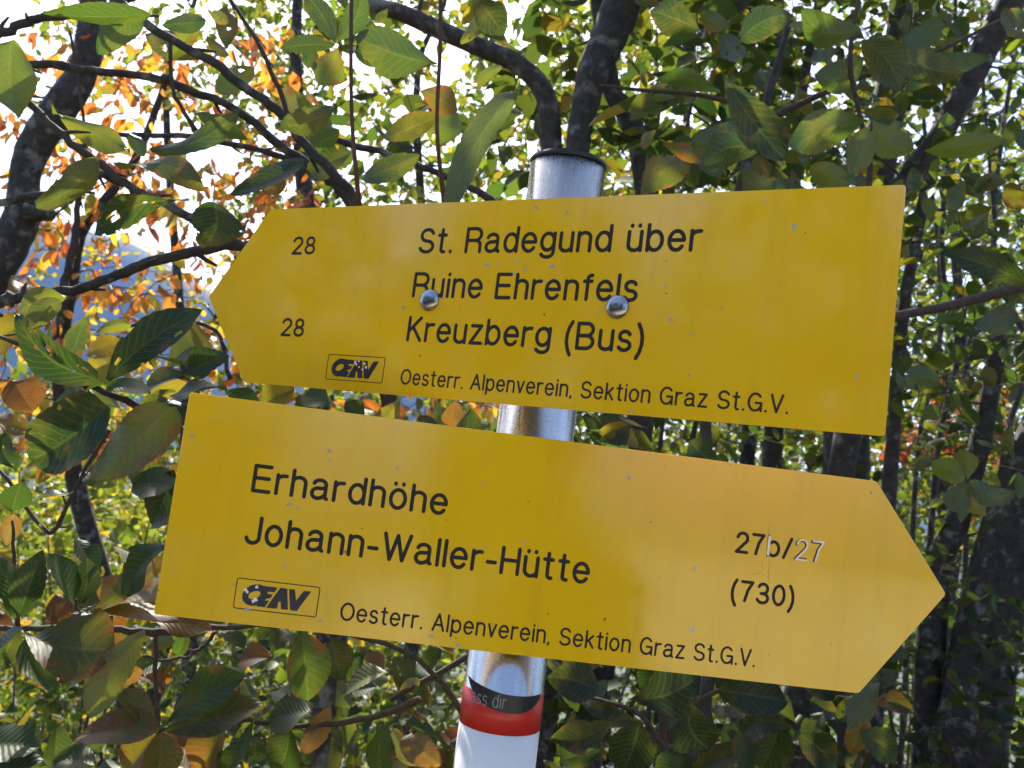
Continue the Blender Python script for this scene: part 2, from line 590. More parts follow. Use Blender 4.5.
X_ = .74
DOT = lambda x, y: [(x, y - .012), (x, y + .012)]
BOWL = A(.235, .37, .235, .37, 0, 360)
UU = [(0, X_), (0, .22)] + A(.21, .22, .21, .22, 180, 360)
NN = [(0, .42)] + A(.21, .52, .21, .22, 180, 0) + [(.42, 0)]
G_ = {
 'S': (.55, [A(.275, .745, .25, .255, 22, 270) + A(.275, .245, .275, .245, 90, -160)]),
 't': (.29, [[(.13, .98), (.13, .12)] + A(.24, .12, .11, .12, 180, 285), [(0, X_), (.28, X_)]]),
 '.': (.03, [DOT(.015, .012)]),
 ',': (.03, [[(.02, .015), (-.01, -.10)]]),
 'R': (.57, [[(0, 0), (0, 1)], [(0, 1), (.34, 1)] + A(.34, .745, .22, .255, 90, -90) + [(0, .49)], A(.34, .29, .21, .2, 88, 0) + [(.56, 0)]]),
 'a': (.50, [A(.235, .55, .2, .19, 165, 0) + [(.435, .10), (.455, .03), (.50, .005)], [(.435, .45), (.30, .41)] + A(.19, .205, .19, .205, 85, 275) + [(.32, .04), (.435, .17)]]),
 'd': (.47, [BOWL, [(.47, 1), (.47, 0)]]),
 'e': (.48, [[(.01, .385), (.475, .385)] + A(.24, .37, .24, .37, 3, 322)]),
 'g': (.47, [A(.235, .39, .235, .35, 0, 360), [(.47, X_), (.47, -.05)] + A(.235, -.05, .235, .2, 0, -155)]),
 'u': (.42, [UU, [(.42, X_), (.42, 0)]]),
 'ü': (.42, [UU, [(.42, X_), (.42, 0)], DOT(.08, .98), DOT(.34, .98)]),
 'ö': (.48, [A(.24, .37, .24, .37, 0, 360), DOT(.11, .98), DOT(.37, .98)]),
 'n': (.42, [[(0, 0), (0, X_)], NN]),
 'h': (.42, [[(0, 0), (0, 1)], NN]),
 'b': (.47, [[(0, 0), (0, 1)], BOWL]),
 'r': (.27, [[(0, 0), (0, X_)], [(0, .42)] + A(.21, .5, .21, .22, 180, 82) + [(.28, .72)]]),
 'i': (.0, [[(0, 0), (0, X_)], DOT(0, .98)]),
 'E': (.52, [[(.5, 1), (0, 1), (0, 0), (.52, 0)], [(0, .52), (.47, .52)]]),
 'f': (.27, [[(.12, 0), (.12, .84)] + A(.24, .84, .12, .14, 180, 80), [(0, X_), (.26, X_)]]),
 'l': (.0, [[(0, 0), (0, 1)]]),
 's': (.39, [A(.19, .555, .175, .185, 25, 270) + A(.19, .185, .195, .185, 90, -155)]),
 'K': (.53, [[(0, 0), (0, 1)], [(.48, 1), (0, .38)], [(.18, .57), (.53, 0)]]),
 'z': (.42, [[(.02, X_), (.40, X_), (0, 0), (.42, 0)]]),
 '(': (.16, [A(.62, .38, .62, 1.0, 138, 222)]),
 ')': (.16, [A(-.46, .38, .62, 1.0, 42, -42)]),
 'B': (.56, [[(0, 0), (0, 1)], [(0, 1), (.31, 1)] + A(.31, .755, .21, .245, 90, -90) + [(0, .51)], [(.31, .51)] + A(.31, .255, .24, .255, 90, -90) + [(0, 0)]]),
 'O': (.68, [A(.34, .5, .34, .5, 0, 360)]),
 'A': (.60, [[(0, 0), (.3, 1), (.6, 0)], [(.1, .34), (.5, .34)]]),
 'p': (.47, [BOWL, [(0, X_), (0, -.26)]]),
 'v': (.40, [[(0, X_), (.2, 0), (.4, X_)]]),
 'k': (.40, [[(0, 0), (0, 1)], [(.37, X_), (0, .30)], [(.13, .45), (.4, 0)]]),
 'o': (.48, [A(.24, .37, .24, .37, 0, 360)]),
 'G': (.64, [A(.33, .5, .33, .5, 42, 330) + [(.64, .26), (.64, .46), (.36, .46)], [(.64, .40), (.64, 0)]]),
 'V': (.56, [[(0, 1), (.28, 0), (.56, 1)]]),
 'J': (.41, [[(.41, 1), (.41, .22)] + A(.205, .22, .205, .22, 0, -172)]),
 '-': (.26, [[(0, .36), (.26, .36)]]),
 'W': (.86, [[(0, 1), (.22, 0), (.43, .96), (.64, 0), (.86, 1)]]),
 'H': (.55, [[(0, 0), (0, 1)], [(.55, 0), (.55, 1)], [(0, .52), (.55, .52)]]),
 '2': (.46, [A(.23, .73, .22, .27, 170, -38) + [(0, 0), (.46, 0)]]),
 '7': (.46, [[(0, 1), (.46, 1), (.27, .58), (.16, 0)]]),
 '/': (.30, [[(0, -.02), (.30, 1)]]),
 '3': (.45, [A(.22, .745, .195, .255, 158, -85) + A(.22, .245, .23, .245, 88, -160), [(.15, .49), (.25, .49)]]),
 '0': (.46, [A(.23, .5, .23, .5, 0, 360)]),
 '8': (.46, [A(.23, .755, .19, .245, 0, 360), A(.23, .255, .23, .255, 0, 360)]),
}
GAP, SPACE = .235, .40
_lift = [0]


def ribbon(mb, pts, hw, h, place, closed=False):
    """Round-ended stroke standing h proud of the face."""
    p = np.array(pts, float)
    keep = [0] + [i for i in range(1, len(p)) if np.hypot(*(p[i] - p[i - 1])) > 1e-6]
    p = p[keep]
    if closed: p = p[:-1]
    k = len(p)
    _lift[0] = (_lift[0] + 1) % 7
    h = h + _lift[0] * 1.2e-5
    prof = [(-1, 0), (-.92, .75), (-.4, 1), (.4, 1), (.92, .75), (1, 0)]
    V, Fc = [], []
    np_ = len(prof)
    for i in range(k):
        if closed:
            a, b_ = p[i] - p[i - 1], p[(i + 1) % k] - p[i]
        else:
            a = p[i] - p[i - 1] if i else p[1] - p[0]
            b_ = p[i + 1] - p[i] if i < k - 1 else a
        a, b_ = unit(a), unit(b_)
        t = unit(a + b_) if np.linalg.norm(a + b_) > 1e-3 else a
        nrm = np.array([-t[1], t[0]])
        sc = min(1 / max(.35, abs(nrm @ np.array([-a[1], a[0]]))), 2.2)
        for s_, z in prof:
            V.append((*(p[i] + nrm * hw * s_ * sc), h * z))
    segs = k if closed else k - 1
    for i in range(segs):
        q = (i + 1) % k
        for j in range(np_ - 1):
            Fc.append((i * np_ + j, i * np_ + j + 1, q * np_ + j + 1, q * np_ + j))
    if not closed:
        for end, sg in ((0, -1), (k - 1, 1)):
            t = unit(p[1] - p[0]) if end == 0 else unit(p[-1] - p[-2])
            nrm = np.array([-t[1], t[0]])
            m_ = 8
            o0 = len(V)
            for (rr, z) in ((1, 0), (.92, .75), (.4, 1)):
                for q in range(m_ + 1):
                    th = math.pi * q / m_
                    V.append((*(p[end] + hw * rr * (nrm * math.cos(th) + sg * t * math.sin(th))), h * z))
            for lv in range(2):
                for q in range(m_):
                    a0 = o0 + lv * (m_ + 1) + q
                    Fc.append((a0, a0 + 1, a0 + m_ + 2, a0 + m_ + 1))
            Fc.append(tuple(o0 + 2 * (m_ + 1) + q for q in range(m_ + 1)))
    mb.add([place(*q) for q in V], Fc)


def line_text(txt, x0, x1, y0, cap, mb, place, hw=.068, slant=0.0, h=.00022, only=None):
    """Letters between x0 and x1 (m), base line y0, capital height cap (stroke included)."""
    c = cap * (1 - 2 * hw)
    half = cap * hw
    wid, pos = 0, []
    for i, chh in enumerate(txt):
        if chh == ' ':
            wid += SPACE
            continue
        pos.append((i, chh, wid))
        wid += G_[chh][0] + GAP
    wid -= GAP
    sx = (x1 - x0 - 2 * half) / wid
    for i, chh, px_ in pos:
        if only is not None and i not in only: continue
        for st in G_[chh][1]:
            closed = len(st) > 8 and math.dist(st[0], st[-1]) < 1e-6
            pts = [(x0 + half + (px_ + x) * sx + slant * y * c, y0 + half + y * c) for x, y in st]
            pts = [pts[0]] + [q_ for p_, q_ in zip(pts, pts[1:]) if math.dist(p_, q_) > 1e-6]
            run = [pts[0]]
            for q in range(1, len(pts)):        # the cutter lifts at sharp corners
                run.append(pts[q])
                if q < len(pts) - 1 and not closed:
                    a_, b_ = unit(np.subtract(pts[q], pts[q - 1])), unit(np.subtract(pts[q + 1], pts[q]))
                    if a_ @ b_ < .55:
                        ribbon(mb, run, half, h, place)
                        run = [pts[q]]
            ribbon(mb, run, half, h, place, closed)


def make_sign(name, yaw, off, u0, u1, tip, zc, hh, mat, tip_dz=0.0, spots=(), scratches=()):
    """Board: u along the face, z up, w towards the viewer. Returns thing + placer."""
    ua = np.array([math.cos(yaw), math.sin(yaw), 0])
    nn = np.array([math.sin(yaw), -math.cos(yaw), 0])
    base = np.array([PX, PY, Z0]) + nn * off
    th = .0032
    root = empty(name, tuple(base + np.array([0, 0, zc])))

    def place(u, z, wv=0.0):
        return base + ua * u + nn * wv + np.array([0, 0, z])
    if tip < u0:
        out_ = [(tip, zc + tip_dz), (u0, zc - hh), (u1, zc - hh), (u1, zc + hh), (u0, zc + hh)]
    else:
        out_ = [(u0, zc - hh), (u1, zc - hh), (tip, zc + tip_dz), (u1, zc + hh), (u0, zc + hh)]
    # softened corners
    o2 = []
    for i, p in enumerate(out_):
        p = np.array(p); a = np.array(out_[i - 1]); b_ = np.array(out_[(i + 1) % 5])
        r = .0022
        pa, pb = p + unit(a - p) * r, p + unit(b_ - p) * r
        for t in (0, .33, .67, 1):
            o2.append(tuple((1 - t) ** 2 * pa + 2 * t * (1 - t) * p + t * t * pb))
    k = len(o2)
    ctr = np.mean(np.array(o2), 0)
    mb = MB()
    V = []
    for wv, ins in ((-th, .0004), (-th + .0004, 0), (-.0004, 0), (0, .0004)):
        for p in o2:
            q = np.array(p); q = q + unit(ctr - q) * ins
            V.append(place(q[0], q[1], wv))
    Fc = [tuple(range(k))[::-1], tuple(3 * k + i for i in range(k))]
    for l in range(3):
        for i in range(k):
            q = (i + 1) % k
            Fc.append((l * k + i, l * k + q, (l + 1) * k + q, (l + 1) * k + i))
    mb.add(V, Fc)
    mb.mi = 1
    for u, z, r, st, an in spots:
        blob(mb, u * .001, z * .001, r * .001, place, .00035, st, an)
    mb.mi = 2
    for sc_ in scratches:
        ribbon(mb, [(x * .001, y * .001) for x, y in sc_], .00009, .0001, place)
    mb.build("board", [mat, M_GREYCHIP, M_SCRATCH], root, False)
    return root, place


def text_part(name, root, place, mat, *lines):
    mb = MB()
    for ln in lines:
        line_text(mb=mb, place=place, **ln)
    return mb.build(name, mat, root, False)


def prism(mb, poly, place, h):
    k = len(poly)
    V = [place(x, y, 0) for x, y in poly] + [place(x, y, h) for x, y in poly]
    Fc = [tuple(range(k, 2 * k))] + [(i, (i + 1) % k, k + (i + 1) % k, k + i) for i in range(k)]
    a = sum(poly[i][0] * poly[(i + 1) % k][1] - poly[(i + 1) % k][0] * poly[i][1] for i in range(k))
    if a < 0: Fc = [f[::-1] for f in Fc]
    mb.add(V, Fc)


def emblem(root, place, ox, oy, chips):
    """Framed oblique emblem; ox, oy = lower left corner of its frame (mm)."""
    sh = lambda x, y: ((ox + x + 200.3) / 1000, (oy + y + 116.8) / 1000)
    fr = MB()
    xl, xr, yb, yt, r = -200.3, -142.4, -116.8, -96.1, 1.6
    pts = []
    for cx, cy, a0 in ((xr - r, yt - r, 0), (xl + r, yt - r, 90), (xl + r, yb + r, 180), (xr - r, yb + r, 270)):
        pts += A(cx, cy, r, r, a0, a0 + 90, 10)
    pts.append(pts[0])
    ribbon(fr, [sh(*p) for p in pts], .00034, .0002, place, True)
    f = fr.build("emblem_frame", M_INK, root, False)
    mb = MB()
    # oblique ring
    k = 40
    ro, ri = [], []
    for i in range(k):
        t = 2 * math.pi * i / k
        x, y = 8.6 * math.cos(t), 7.6 * math.sin(t)
        ro.append((-186.6 + x + .18 * y, -106.5 + y))
        x, y = 3.7 * math.cos(t), 3.0 * math.sin(t)
        ri.append((-187.0 + x + .55 * y, -106.5 + y))
    V = [place(*sh(*p), .00020) for p in ro + ri] + [place(*sh(*p), 0) for p in ro + ri]
    Fc = []
    for i in range(k):
        q = (i + 1) % k
        Fc += [(i, q, k + q, k + i), (i, 2 * k + i, 2 * k + q, q), (k + i, k + q, 3 * k + q, 3 * k + i)]
    mb.add(V, Fc)
    E_ = [(-184.7, -99.5), (-171.8, -99.6), (-173.3, -103.0), (-179.0, -103.2), (-179.8, -104.7), (-174.4, -104.6), (-175.7, -107.6), (-180.4, -108.3), (-180.6, -109.5), (-176.4, -109.3), (-178.6, -114.1), (-184.4, -114.0), (-181.5, -106.5)]
    prism(mb, [sh(*p) for p in E_], place, .00024)
    A_ = [(-169.9, -99.5), (-165.0, -99.6), (-162.4, -114.0), (-167.3, -114.2), (-168.2, -109.2), (-169.6, -108.9), (-170.2, -114.1), (-177.7, -114.3)]
    prism(mb, [sh(*p) for p in A_], place, .00022)
    V_ = [(-163.7, -99.6), (-159.6, -99.6), (-157.7, -107.1), (-153.4, -99.9), (-148.1, -99.5), (-156.2, -114.2), (-161.0, -114.0)]
    prism(mb, [sh(*p) for p in V_], place, .00022)
    mb.mi = 1
    for (x, y, r_) in chips:
        blob(mb, *sh(x, y), r_, place, .00032)
    mb.build("emblem_letters", [M_LOGO, M_CHIP], f, False)


def blob(mb, u, z, r, place, h, stretch=1.0, ang=0.0):
    k = 9
    V = []
    for i in range(k):
        t = 2 * math.pi * i / k
        q = r * (0.65 + .5 * random.random())
        x, y = q * math.cos(t) * stretch, q * math.sin(t)
        V.append(place(u + x * math.cos(ang) - y * math.sin(ang), z + x * math.sin(ang) + y * math.cos(ang), h))
    mb.add(V, [tuple(range(k))])


# upper sign
YA, YB = -.4965, .0688
WORN_A = ((-28, 155, 1.6, .6, 1.4), (-38, 156, 1.5, 1.5, .3), (-12, 159.5, .9, 2.2, .1), (-81, 161, 1, .6, 1.2), (-1, 200, 1.6, .7, .9), (25, 196, 1.2, 1, 0),
                        (-4, 153, 1.2, 1.2, .6), (-14, 150.5, 1.3, 1.3, 0), (18, 155, 1.6, 1.6, .5), (14, 143, 1, 1, 0),
                        (147, 127, 1.2, .5, .2), (113, 118, 1.0, 2, .5), (128, 109, .8, 1.5, .3), (107, 141, .9, 1, 0), (-110, 121, 1.3, 1.6, .8), (92, 53, .9, 2.4, .1),
                        (169, 199, 1.2, .7, 0), (-100, 64, 1, 1, 0), (60, 123, .8, 1, 0), (130, 80, .7, 1.4, 0))
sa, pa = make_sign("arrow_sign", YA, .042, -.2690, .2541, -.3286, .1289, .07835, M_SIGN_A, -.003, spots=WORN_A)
tag(sa, "upper yellow arrow sign, two round bolt heads, three destination lines and route 28 twice", "trail sign")
mm = .001
text_part("destination_lettering", sa, pa, M_INK,
          dict(txt="St. Radegund über", x0=-103.4 * mm, x1=128.9 * mm, y0=165.3 * mm - .0, cap=21.2 * mm),
          dict(txt="Ruine Ehrenfels", x0=-103.4 * mm, x1=87.3 * mm, y0=129.4 * mm, cap=20.8 * mm),
          dict(txt="Kreuzberg (Bus)", x0=-103.0 * mm, x1=95.6 * mm, y0=93.7 * mm, cap=20.8 * mm))
text_part("route_number", sa, pa, M_INK, dict(txt="28", x0=-236.4 * mm, x1=-210.6 * mm, y0=165.2 * mm, cap=16.3 * mm, hw=.072))
text_part("route_number", sa, pa, M_INK, dict(txt="28", x0=-234.8 * mm, x1=-209.2 * mm, y0=93.0 * mm, cap=16.2 * mm, hw=.072))
text_part("club_lettering", sa, pa, M_INK, dict(txt="Oesterr. Alpenverein, Sektion Graz St.G.V.", x0=-103.2 * mm, x1=196.6 * mm, y0=59.2 * mm, cap=12.6 * mm, hw=.062))
emblem(sa, pa, -178.5, 59.0, [(-172, -101, .0011), (-170.5, -103, .0012), (-168, -100.5, .0010), (-162, -102, .0012), (-160, -105, .0013), (-163.5, -107, .0009), (-167, -105, .0009)])
# bolt heads
for (u, z, r) in ((-85.5, 127.5, 8.9), (73.3, 125.6, 8.7)):
    mb = MB()
    V, Fc = [], []
    rows, k = 9, 32
    for i in range(rows):
        ph = (i / rows) * math.pi / 2
        for j in range(k):
            t = 2 * math.pi * j / k
            V.append(pa(u * mm + r * mm * math.cos(ph) * math.cos(t), z * mm + r * mm * math.cos(ph) * math.sin(t), .0004 + .0042 * math.sin(ph) ** .9))
    V.append(pa(u * mm, z * mm, .0043))
    for i in range(rows - 1):
        for j in range(k):
            q = (j + 1) % k
            Fc.append((i * k + j, i * k + q, (i + 1) * k + q, (i + 1) * k + j))
    for j in range(k):
        Fc.append(((rows - 1) * k + j, (rows - 1) * k + (j + 1) % k, rows * k))
    mb.add(V, Fc)
    mb.build("bolt", M_BOLT, sa)
# worn spots
# back fittings
mb = MB()
for z in (.165, .09):
    mb.box(pa(-.006, z, -.0075), (.075, .0041, .009), np.array([[math.cos(YA), -math.sin(YA), 0], [math.sin(YA), math.cos(YA), 0], [0, 0, 1]]))
mb.build("bracket", M_ALU, sa, False)

# lower sign
WORN_B = ((-247, -1, 1.1, 2, .5), (-150, .4, 1.3, 1.6, .4), (-149, -7, .9, 1, 0), (69, 8.5, 1.5, .8, .9), (-190, -117, 1.3, 1.6, 0), (-139, -119, 1, 1, 0), (-172, -41, 1, 2, .2), (-166, -43, .9, 1, 0),
                        (-100, -6, .8, 1.4, 0), (-36, -8, .9, 1, 0), (-203, -101, 1, .8, 0), (-60, -121, 1, 2, 0), (-55, -62, .7, 1, 0), (-40, -125, 1, 2.2, 0), (-30, -54, .6, 1.5, .4))
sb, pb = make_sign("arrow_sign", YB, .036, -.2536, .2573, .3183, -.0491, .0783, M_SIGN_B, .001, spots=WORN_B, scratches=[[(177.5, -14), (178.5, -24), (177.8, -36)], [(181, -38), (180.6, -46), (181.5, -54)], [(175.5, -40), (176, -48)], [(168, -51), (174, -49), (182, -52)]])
tag(sb, "lower yellow arrow sign without bolt heads, chipped route numbers near its tip", "trail sign")
text_part("destination_lettering", sb, pb, M_INK,
          dict(txt="Erhardhöhe", x0=-200.6 * mm, x1=-60.3 * mm, y0=-35.6 * mm, cap=20.4 * mm),
          dict(txt="Johann-Waller-Hütte", x0=-200.0 * mm, x1=48.5 * mm, y0=-72.2 * mm, cap=20.6 * mm))
mb = MB()
line_text("27b/27", 153.8 * mm, 221.0 * mm, -36.6 * mm, 16.2 * mm, mb, pb, hw=.072)
mb.mi = 1      # white core showing where the ink has come out
line_text("27b/27", 153.8 * mm + .0003, 221.0 * mm + .0003, -36.6 * mm, 16.2 * mm, mb, lambda u, z, wv=0: pb(u, z, wv + .00022), hw=.046, only=(4, 5), h=.0002)
ribbon(mb, [(178.9 * mm, -35 * mm), (179.0 * mm, -22.0 * mm)], .00105, .0005, pb)
blob(mb, .1790, -.034, .0013, pb, .00056)
mb.build("route_number", [M_INK, M_CHIP], sb, False)
text_part("height_number", sb, pb, M_INK, dict(txt="(730)", x0=153.8 * mm, x1=202.3 * mm, y0=-71.6 * mm, cap=16.0 * mm, hw=.072))
text_part("club_lettering", sb, pb, M_INK, dict(txt="Oesterr. Alpenverein, Sektion Graz St.G.V.", x0=-126 * mm, x1=177.3 * mm, y0=-117.2 * mm, cap=12.9 * mm, hw=.062))
emblem(sb, pb, -200.3, -116.8, [(-193.6, -103.5, .0013), (-192.2, -104.8, .0011), (-186.2, -100.8, .0012), (-185.8, -109.5, .0016), (-187.4, -110.3, .0010), (-187.2, -111.5, .0009)])
mb = MB()
for z in (-.02, -.085):
    mb.box(pb(0, z, -.0048), (.05, .0014, .009), np.array([[math.cos(YB), -math.sin(YB), 0], [math.sin(YB), math.cos(YB), 0], [0, 0, 1]]))
mb.build("bracket", M_ALU, sb, False)


# torn sticker wrapped on the post
def on_pole(th, z, h=0.0):
    r = RAD + .0009 + h
    return np.array([PX + r * math.sin(th), PY - r * math.cos(th), Z0 + z])


mb = MB()
k = 24
V, Fc = [], []
for i in range(k):
    t = i / (k - 1)
    th = -1.22 + 2.28 * t
    top = -.1500 - .0085 * math.sin(t * math.pi) ** .7 + .0012 * math.sin(9 * t)
    if t < .5: top = -.1500 - .0065 * (t / .5)
    else: top = -.1565 - .0008 * math.sin((t - .5) * 6)
    e = max(0.02, 1 - abs(2 * t - 1.08) ** 3.0)
    bot = top - .0128 * e
    V += [on_pole(th, top), on_pole(th, bot)]
for i in range(k - 1):
    Fc.append((2 * i, 2 * i + 1, 2 * i + 3, 2 * i + 2))
mb.add(V, Fc)
stk = mb.build("sticker", M_STICKER, post, False)
mb = MB()
line_text("a s s d i r".replace(" s s d", "ss d").replace("d i r", "dir"), -.022, .0055, -.1672, .0098, mb, lambda u, z, wv=0: on_pole(u / RAD - .12, z - .02 * max(0, u), .0001 + wv), hw=.03, h=.00015)
mb.build("sticker_lettering", M_STICKTXT, stk, False)


# ------------------------------------------------------------------ leaves
def mesh_np(name, V, Fc, mat, parent, cols=None, uvs=None, smooth=True):
    """Fast mesh from arrays; all faces of equal size."""
    me = bpy.data.meshes.new(name)
    nv, nf, k = len(V), len(Fc), Fc.shape[1]
    me.vertices.add(nv)
    me.vertices.foreach_set("co", np.asarray(V, np.float32).ravel())
    me.loops.add(nf * k)
    me.loops.foreach_set("vertex_index", np.asarray(Fc, np.int32).ravel())
    me.polygons.add(nf)
    me.polygons.foreach_set("loop_start", np.arange(0, nf * k, k, dtype=np.int32))
    me.update(calc_edges=True)
    if cols is not None:
        a = me.color_attributes.new("tint", 'FLOAT_COLOR', 'POINT')
        a.data.foreach_set("color", np.asarray(cols, np.float32).ravel())
    if uvs is not None:
        u = me.uv_layers.new(name="UVMap")
        u.data.foreach_set("uv", np.asarray(uvs[Fc.ravel()], np.float32).ravel())
    me.validate()
    return link(name, me, mat, parent, smooth)


LT = np.array([[0, 0, 0], [.30, .36, .05], [.30, 0, -.03], [.30, -.36, .05], [.66, .34, .03], [.66, 0, -.05], [.66, -.34, .03], [1, 0, -.16]])
LF = np.array([[0, 2, 1], [0, 3, 2], [1, 2, 5], [1, 5, 4], [2, 3, 6], [2, 6, 5], [4, 5, 7], [5, 6, 7]])


def leaf_mesh(name, pos, dirs, nrm, size, wid, cols, mat, parent):
    k = len(pos)
    d = unit(dirs)
    nn = unit(nrm - d * np.sum(nrm * d, 1, keepdims=True))
    s = np.cross(nn, d)
    fold = rng.uniform(-1.2, 2.2, (k, 1))
    droop = rng.uniform(-.2, 1.8, (k, 1))
    V = np.empty((k, 8, 3))
    for i, (a, b_, c_) in enumerate(LT):
        zz = (abs(b_) * .45 * fold + (-(a ** 2) * .16) * droop)
        V[:, i] = pos + size[:, None] * (a * d + b_ * wid[:, None] * s + zz * nn)
    Fc = (LF[None] + 8 * np.arange(k)[:, None, None]).reshape(-1, 3)
    return mesh_np(name, V.reshape(-1, 3), Fc, mat, parent, np.repeat(cols, 8, 0))


def palette(k, stops):
    """Random leaf tints: stops of (weight, rgb, spread)."""
    wts = np.array([s[0] for s in stops], float)
    pick = rng.choice(len(stops), k, p=wts / wts.sum())
    c = np.array([s[1] for s in stops])[pick] * rng.uniform(.72, 1.3, (k, 1)) * rng.uniform(.88, 1.12, (k, 3))
    return np.concatenate([c, rng.uniform(0, 1, (k, 1))], 1)


GREEN_SHADED = [(5, (.017, .032, .010), 0), (3, (.026, .042, .012), 0), (.7, (.05, .05, .012), 0)]  # dark green lowered again, putting the low light into the leaf colour
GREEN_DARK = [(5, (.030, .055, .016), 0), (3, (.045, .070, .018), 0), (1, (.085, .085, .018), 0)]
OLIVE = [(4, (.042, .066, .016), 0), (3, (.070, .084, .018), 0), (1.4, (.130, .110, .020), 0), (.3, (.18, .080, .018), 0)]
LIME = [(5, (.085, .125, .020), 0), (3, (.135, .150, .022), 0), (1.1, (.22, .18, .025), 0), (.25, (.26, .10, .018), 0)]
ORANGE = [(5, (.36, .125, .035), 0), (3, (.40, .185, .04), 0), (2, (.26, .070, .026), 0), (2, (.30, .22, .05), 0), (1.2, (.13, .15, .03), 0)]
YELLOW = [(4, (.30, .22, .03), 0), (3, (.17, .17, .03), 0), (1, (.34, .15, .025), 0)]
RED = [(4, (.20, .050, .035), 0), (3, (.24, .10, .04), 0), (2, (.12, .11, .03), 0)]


def region(k, x0, x1, y0, y1, d0, d1, fn=None):
    """Random surveyed points in a window of bearings and a range of distances."""
    o_ = []
    while len(o_) < k:
        x, y, d = rng.uniform(x0, x1), rng.uniform(y0, y1), rng.uniform(d0, d1)
        if fn is None or rng.random() < fn(x, y):
            p_ = P(x, y, d)
            if p_[2] > ground_z(p_[0], p_[1]) + .1:
                o_.append(p_)
    return np.array(o_)


def grow(skel, targets, r_end, r_base, bend=.12, sag=0.0, step=.12, reach=None):
    """Every target gets a twig from the nearest node of the skeleton so far. skel: list of (pos, radius)."""
    pos = [np.asarray(p_) for p_, _ in skel]
    rad = [r_ for _, r_ in skel]
    A0 = np.array(pos)
    order = np.argsort([np.min(np.linalg.norm(A0 - t, axis=1)) for t in targets])
    tubes = []
    for ti in order:
        t = targets[ti]
        arr = np.array(pos)
        dd = np.linalg.norm(arr - t, axis=1) + .25 * np.clip(arr[:, 2] - t[2], 0, 9)
        j = int(np.argmin(dd))
        a = arr[j]
        L = np.linalg.norm(t - a)
        if L < 1e-3: continue
        k = max(4, int(L / step) + 2)
        s = np.linspace(0, 1, k)[:, None]
        off = rng.normal(0, 1, 3) * bend * L
        line = a * (1 - s) + t * s + np.sin(s * math.pi) * off + np.array([0, 0, 1.0]) * (np.sin(s * math.pi) * (.10 * L)) - np.array([0, 0, sag]) * s ** 2
        line += rng.normal(0, .012 * min(L, .6), (k, 3)) * np.sin(s * math.pi)
        r0 = min(rad[j] * .8, r_base * (0.4 + .6 * min(1, L / .8)))
        rr = np.linspace(max(r0, r_end), r_end, k)
        tubes.append((line, rr))
        for q in range(1, k):
            pos.append(line[q]); rad.append(rr[q])
    return tubes


def foliage(tubes, per_m, size, up, spread, droop, tail=.75):
    """Leaf sites along the outer part of each twig."""
    Ps, Ds, Ns, Ss = [], [], [], []
    for line, rr in tubes:
        seg = np.linalg.norm(np.diff(line, axis=0), axis=1)
        L = seg.sum()
        k = max(2, int(min(L * tail, 1.0) * per_m * rng.uniform(.7, 1.3)))
        cum = np.concatenate([[0], np.cumsum(seg)])
        for i in range(k):
            u = L * (1 - tail * (i + rng.uniform(0, .8)) / k) if L < 1.4 else L - 1.0 * (i + rng.random()) / k
            j = min(max(np.searchsorted(cum, u) - 1, 0), len(line) - 2)
            f = (u - cum[j]) / max(seg[j], 1e-6)
            p_ = line[j] + (line[j + 1] - line[j]) * f
            tn = unit(line[j + 1] - line[j])
            sd = unit(np.cross(tn, rng.normal(0, .5, 3) + np.array([0, 0, 1.0])))
            sgn = 1 if i % 2 else -1
            d_ = tn * rng.uniform(.1, .9) + sd * sgn * rng.uniform(.6, 1.1) + np.array([0, 0, -droop]) + rng.normal(0, spread, 3)
            Ps.append(p_ + unit(d_) * .01); Ds.append(d_)
            Ns.append(np.array([0, 0, up]) + rng.normal(0, .55, 3))
            Ss.append(size * rng.uniform(.6, 1.25))
    return np.array(Ps), np.array(Ds), np.array(Ns), np.array(Ss)


def base_of(p_):
    return (float(p_[0]), float(p_[1]), float(ground_z(p_[0], p_[1])))


def tree(name, label, cat, trunks, targets, leaf, pal, group=None, bark=None, twig=None, r_end=.0014, r_base=.010, mat=None, bend=.12, step=.12, dens=1.9):
    """trunks: list of (points, radii). leaf: dict for foliage(). Thing with trunk, limbs, crown."""
    low = min((p_ for t, _ in trunks for p_ in t), key=lambda q: q[2])
    root = empty(name, base_of(low))
    tag(root, label, cat, group)
    mb = MB()
    skel = []
    for pts, rr in trunks:
        mb.tube(pts, rr, 12, True, .10)
        for q, r_ in zip(pts, rr): skel.append((q, r_))
    tb = grow(skel, targets, r_end, r_base, bend=bend, step=step)
    leaf['per_m'] *= dens
    mb.mi = 1
    for l, r_ in tb: mb.tube(l, r_, 5, False)
    mb.build("trunk", [bark or M_BARK, twig or M_TWIG], root)
    wr = leaf.pop("wid", .8)
    p_, d_, n_, s_ = foliage(tb, **leaf)
    cl = palette(len(p_), pal)
    leaf_mesh("crown", p_, d_, n_, s_, rng.uniform(.75, 1.2, len(p_)) * wr, cl, mat or M_LEAF, root)
    return root, tb


def down_to_ground(pts, rr, lean=(0, 0)):
    """Carry the lower end of a traced trunk down into the ground."""
    p_ = pts[-1]
    d_ = unit(pts[-1] - pts[-3])
    ext = []
    q = p_.copy()
    for i in range(80):
        d_ = unit(d_ * .8 + np.array([lean[0], lean[1], -1]) * .2)
        q = q + d_ * .1
        ext.append(q.copy())
        if q[2] < ground_z(q[0], q[1]) - .1: break
    return np.vstack([pts, ext]), np.concatenate([rr, np.linspace(rr[-1], rr[-1] * 1.25, len(ext))])


def px_r(w_px, d):
    return w_px / 2 * d / F_PX


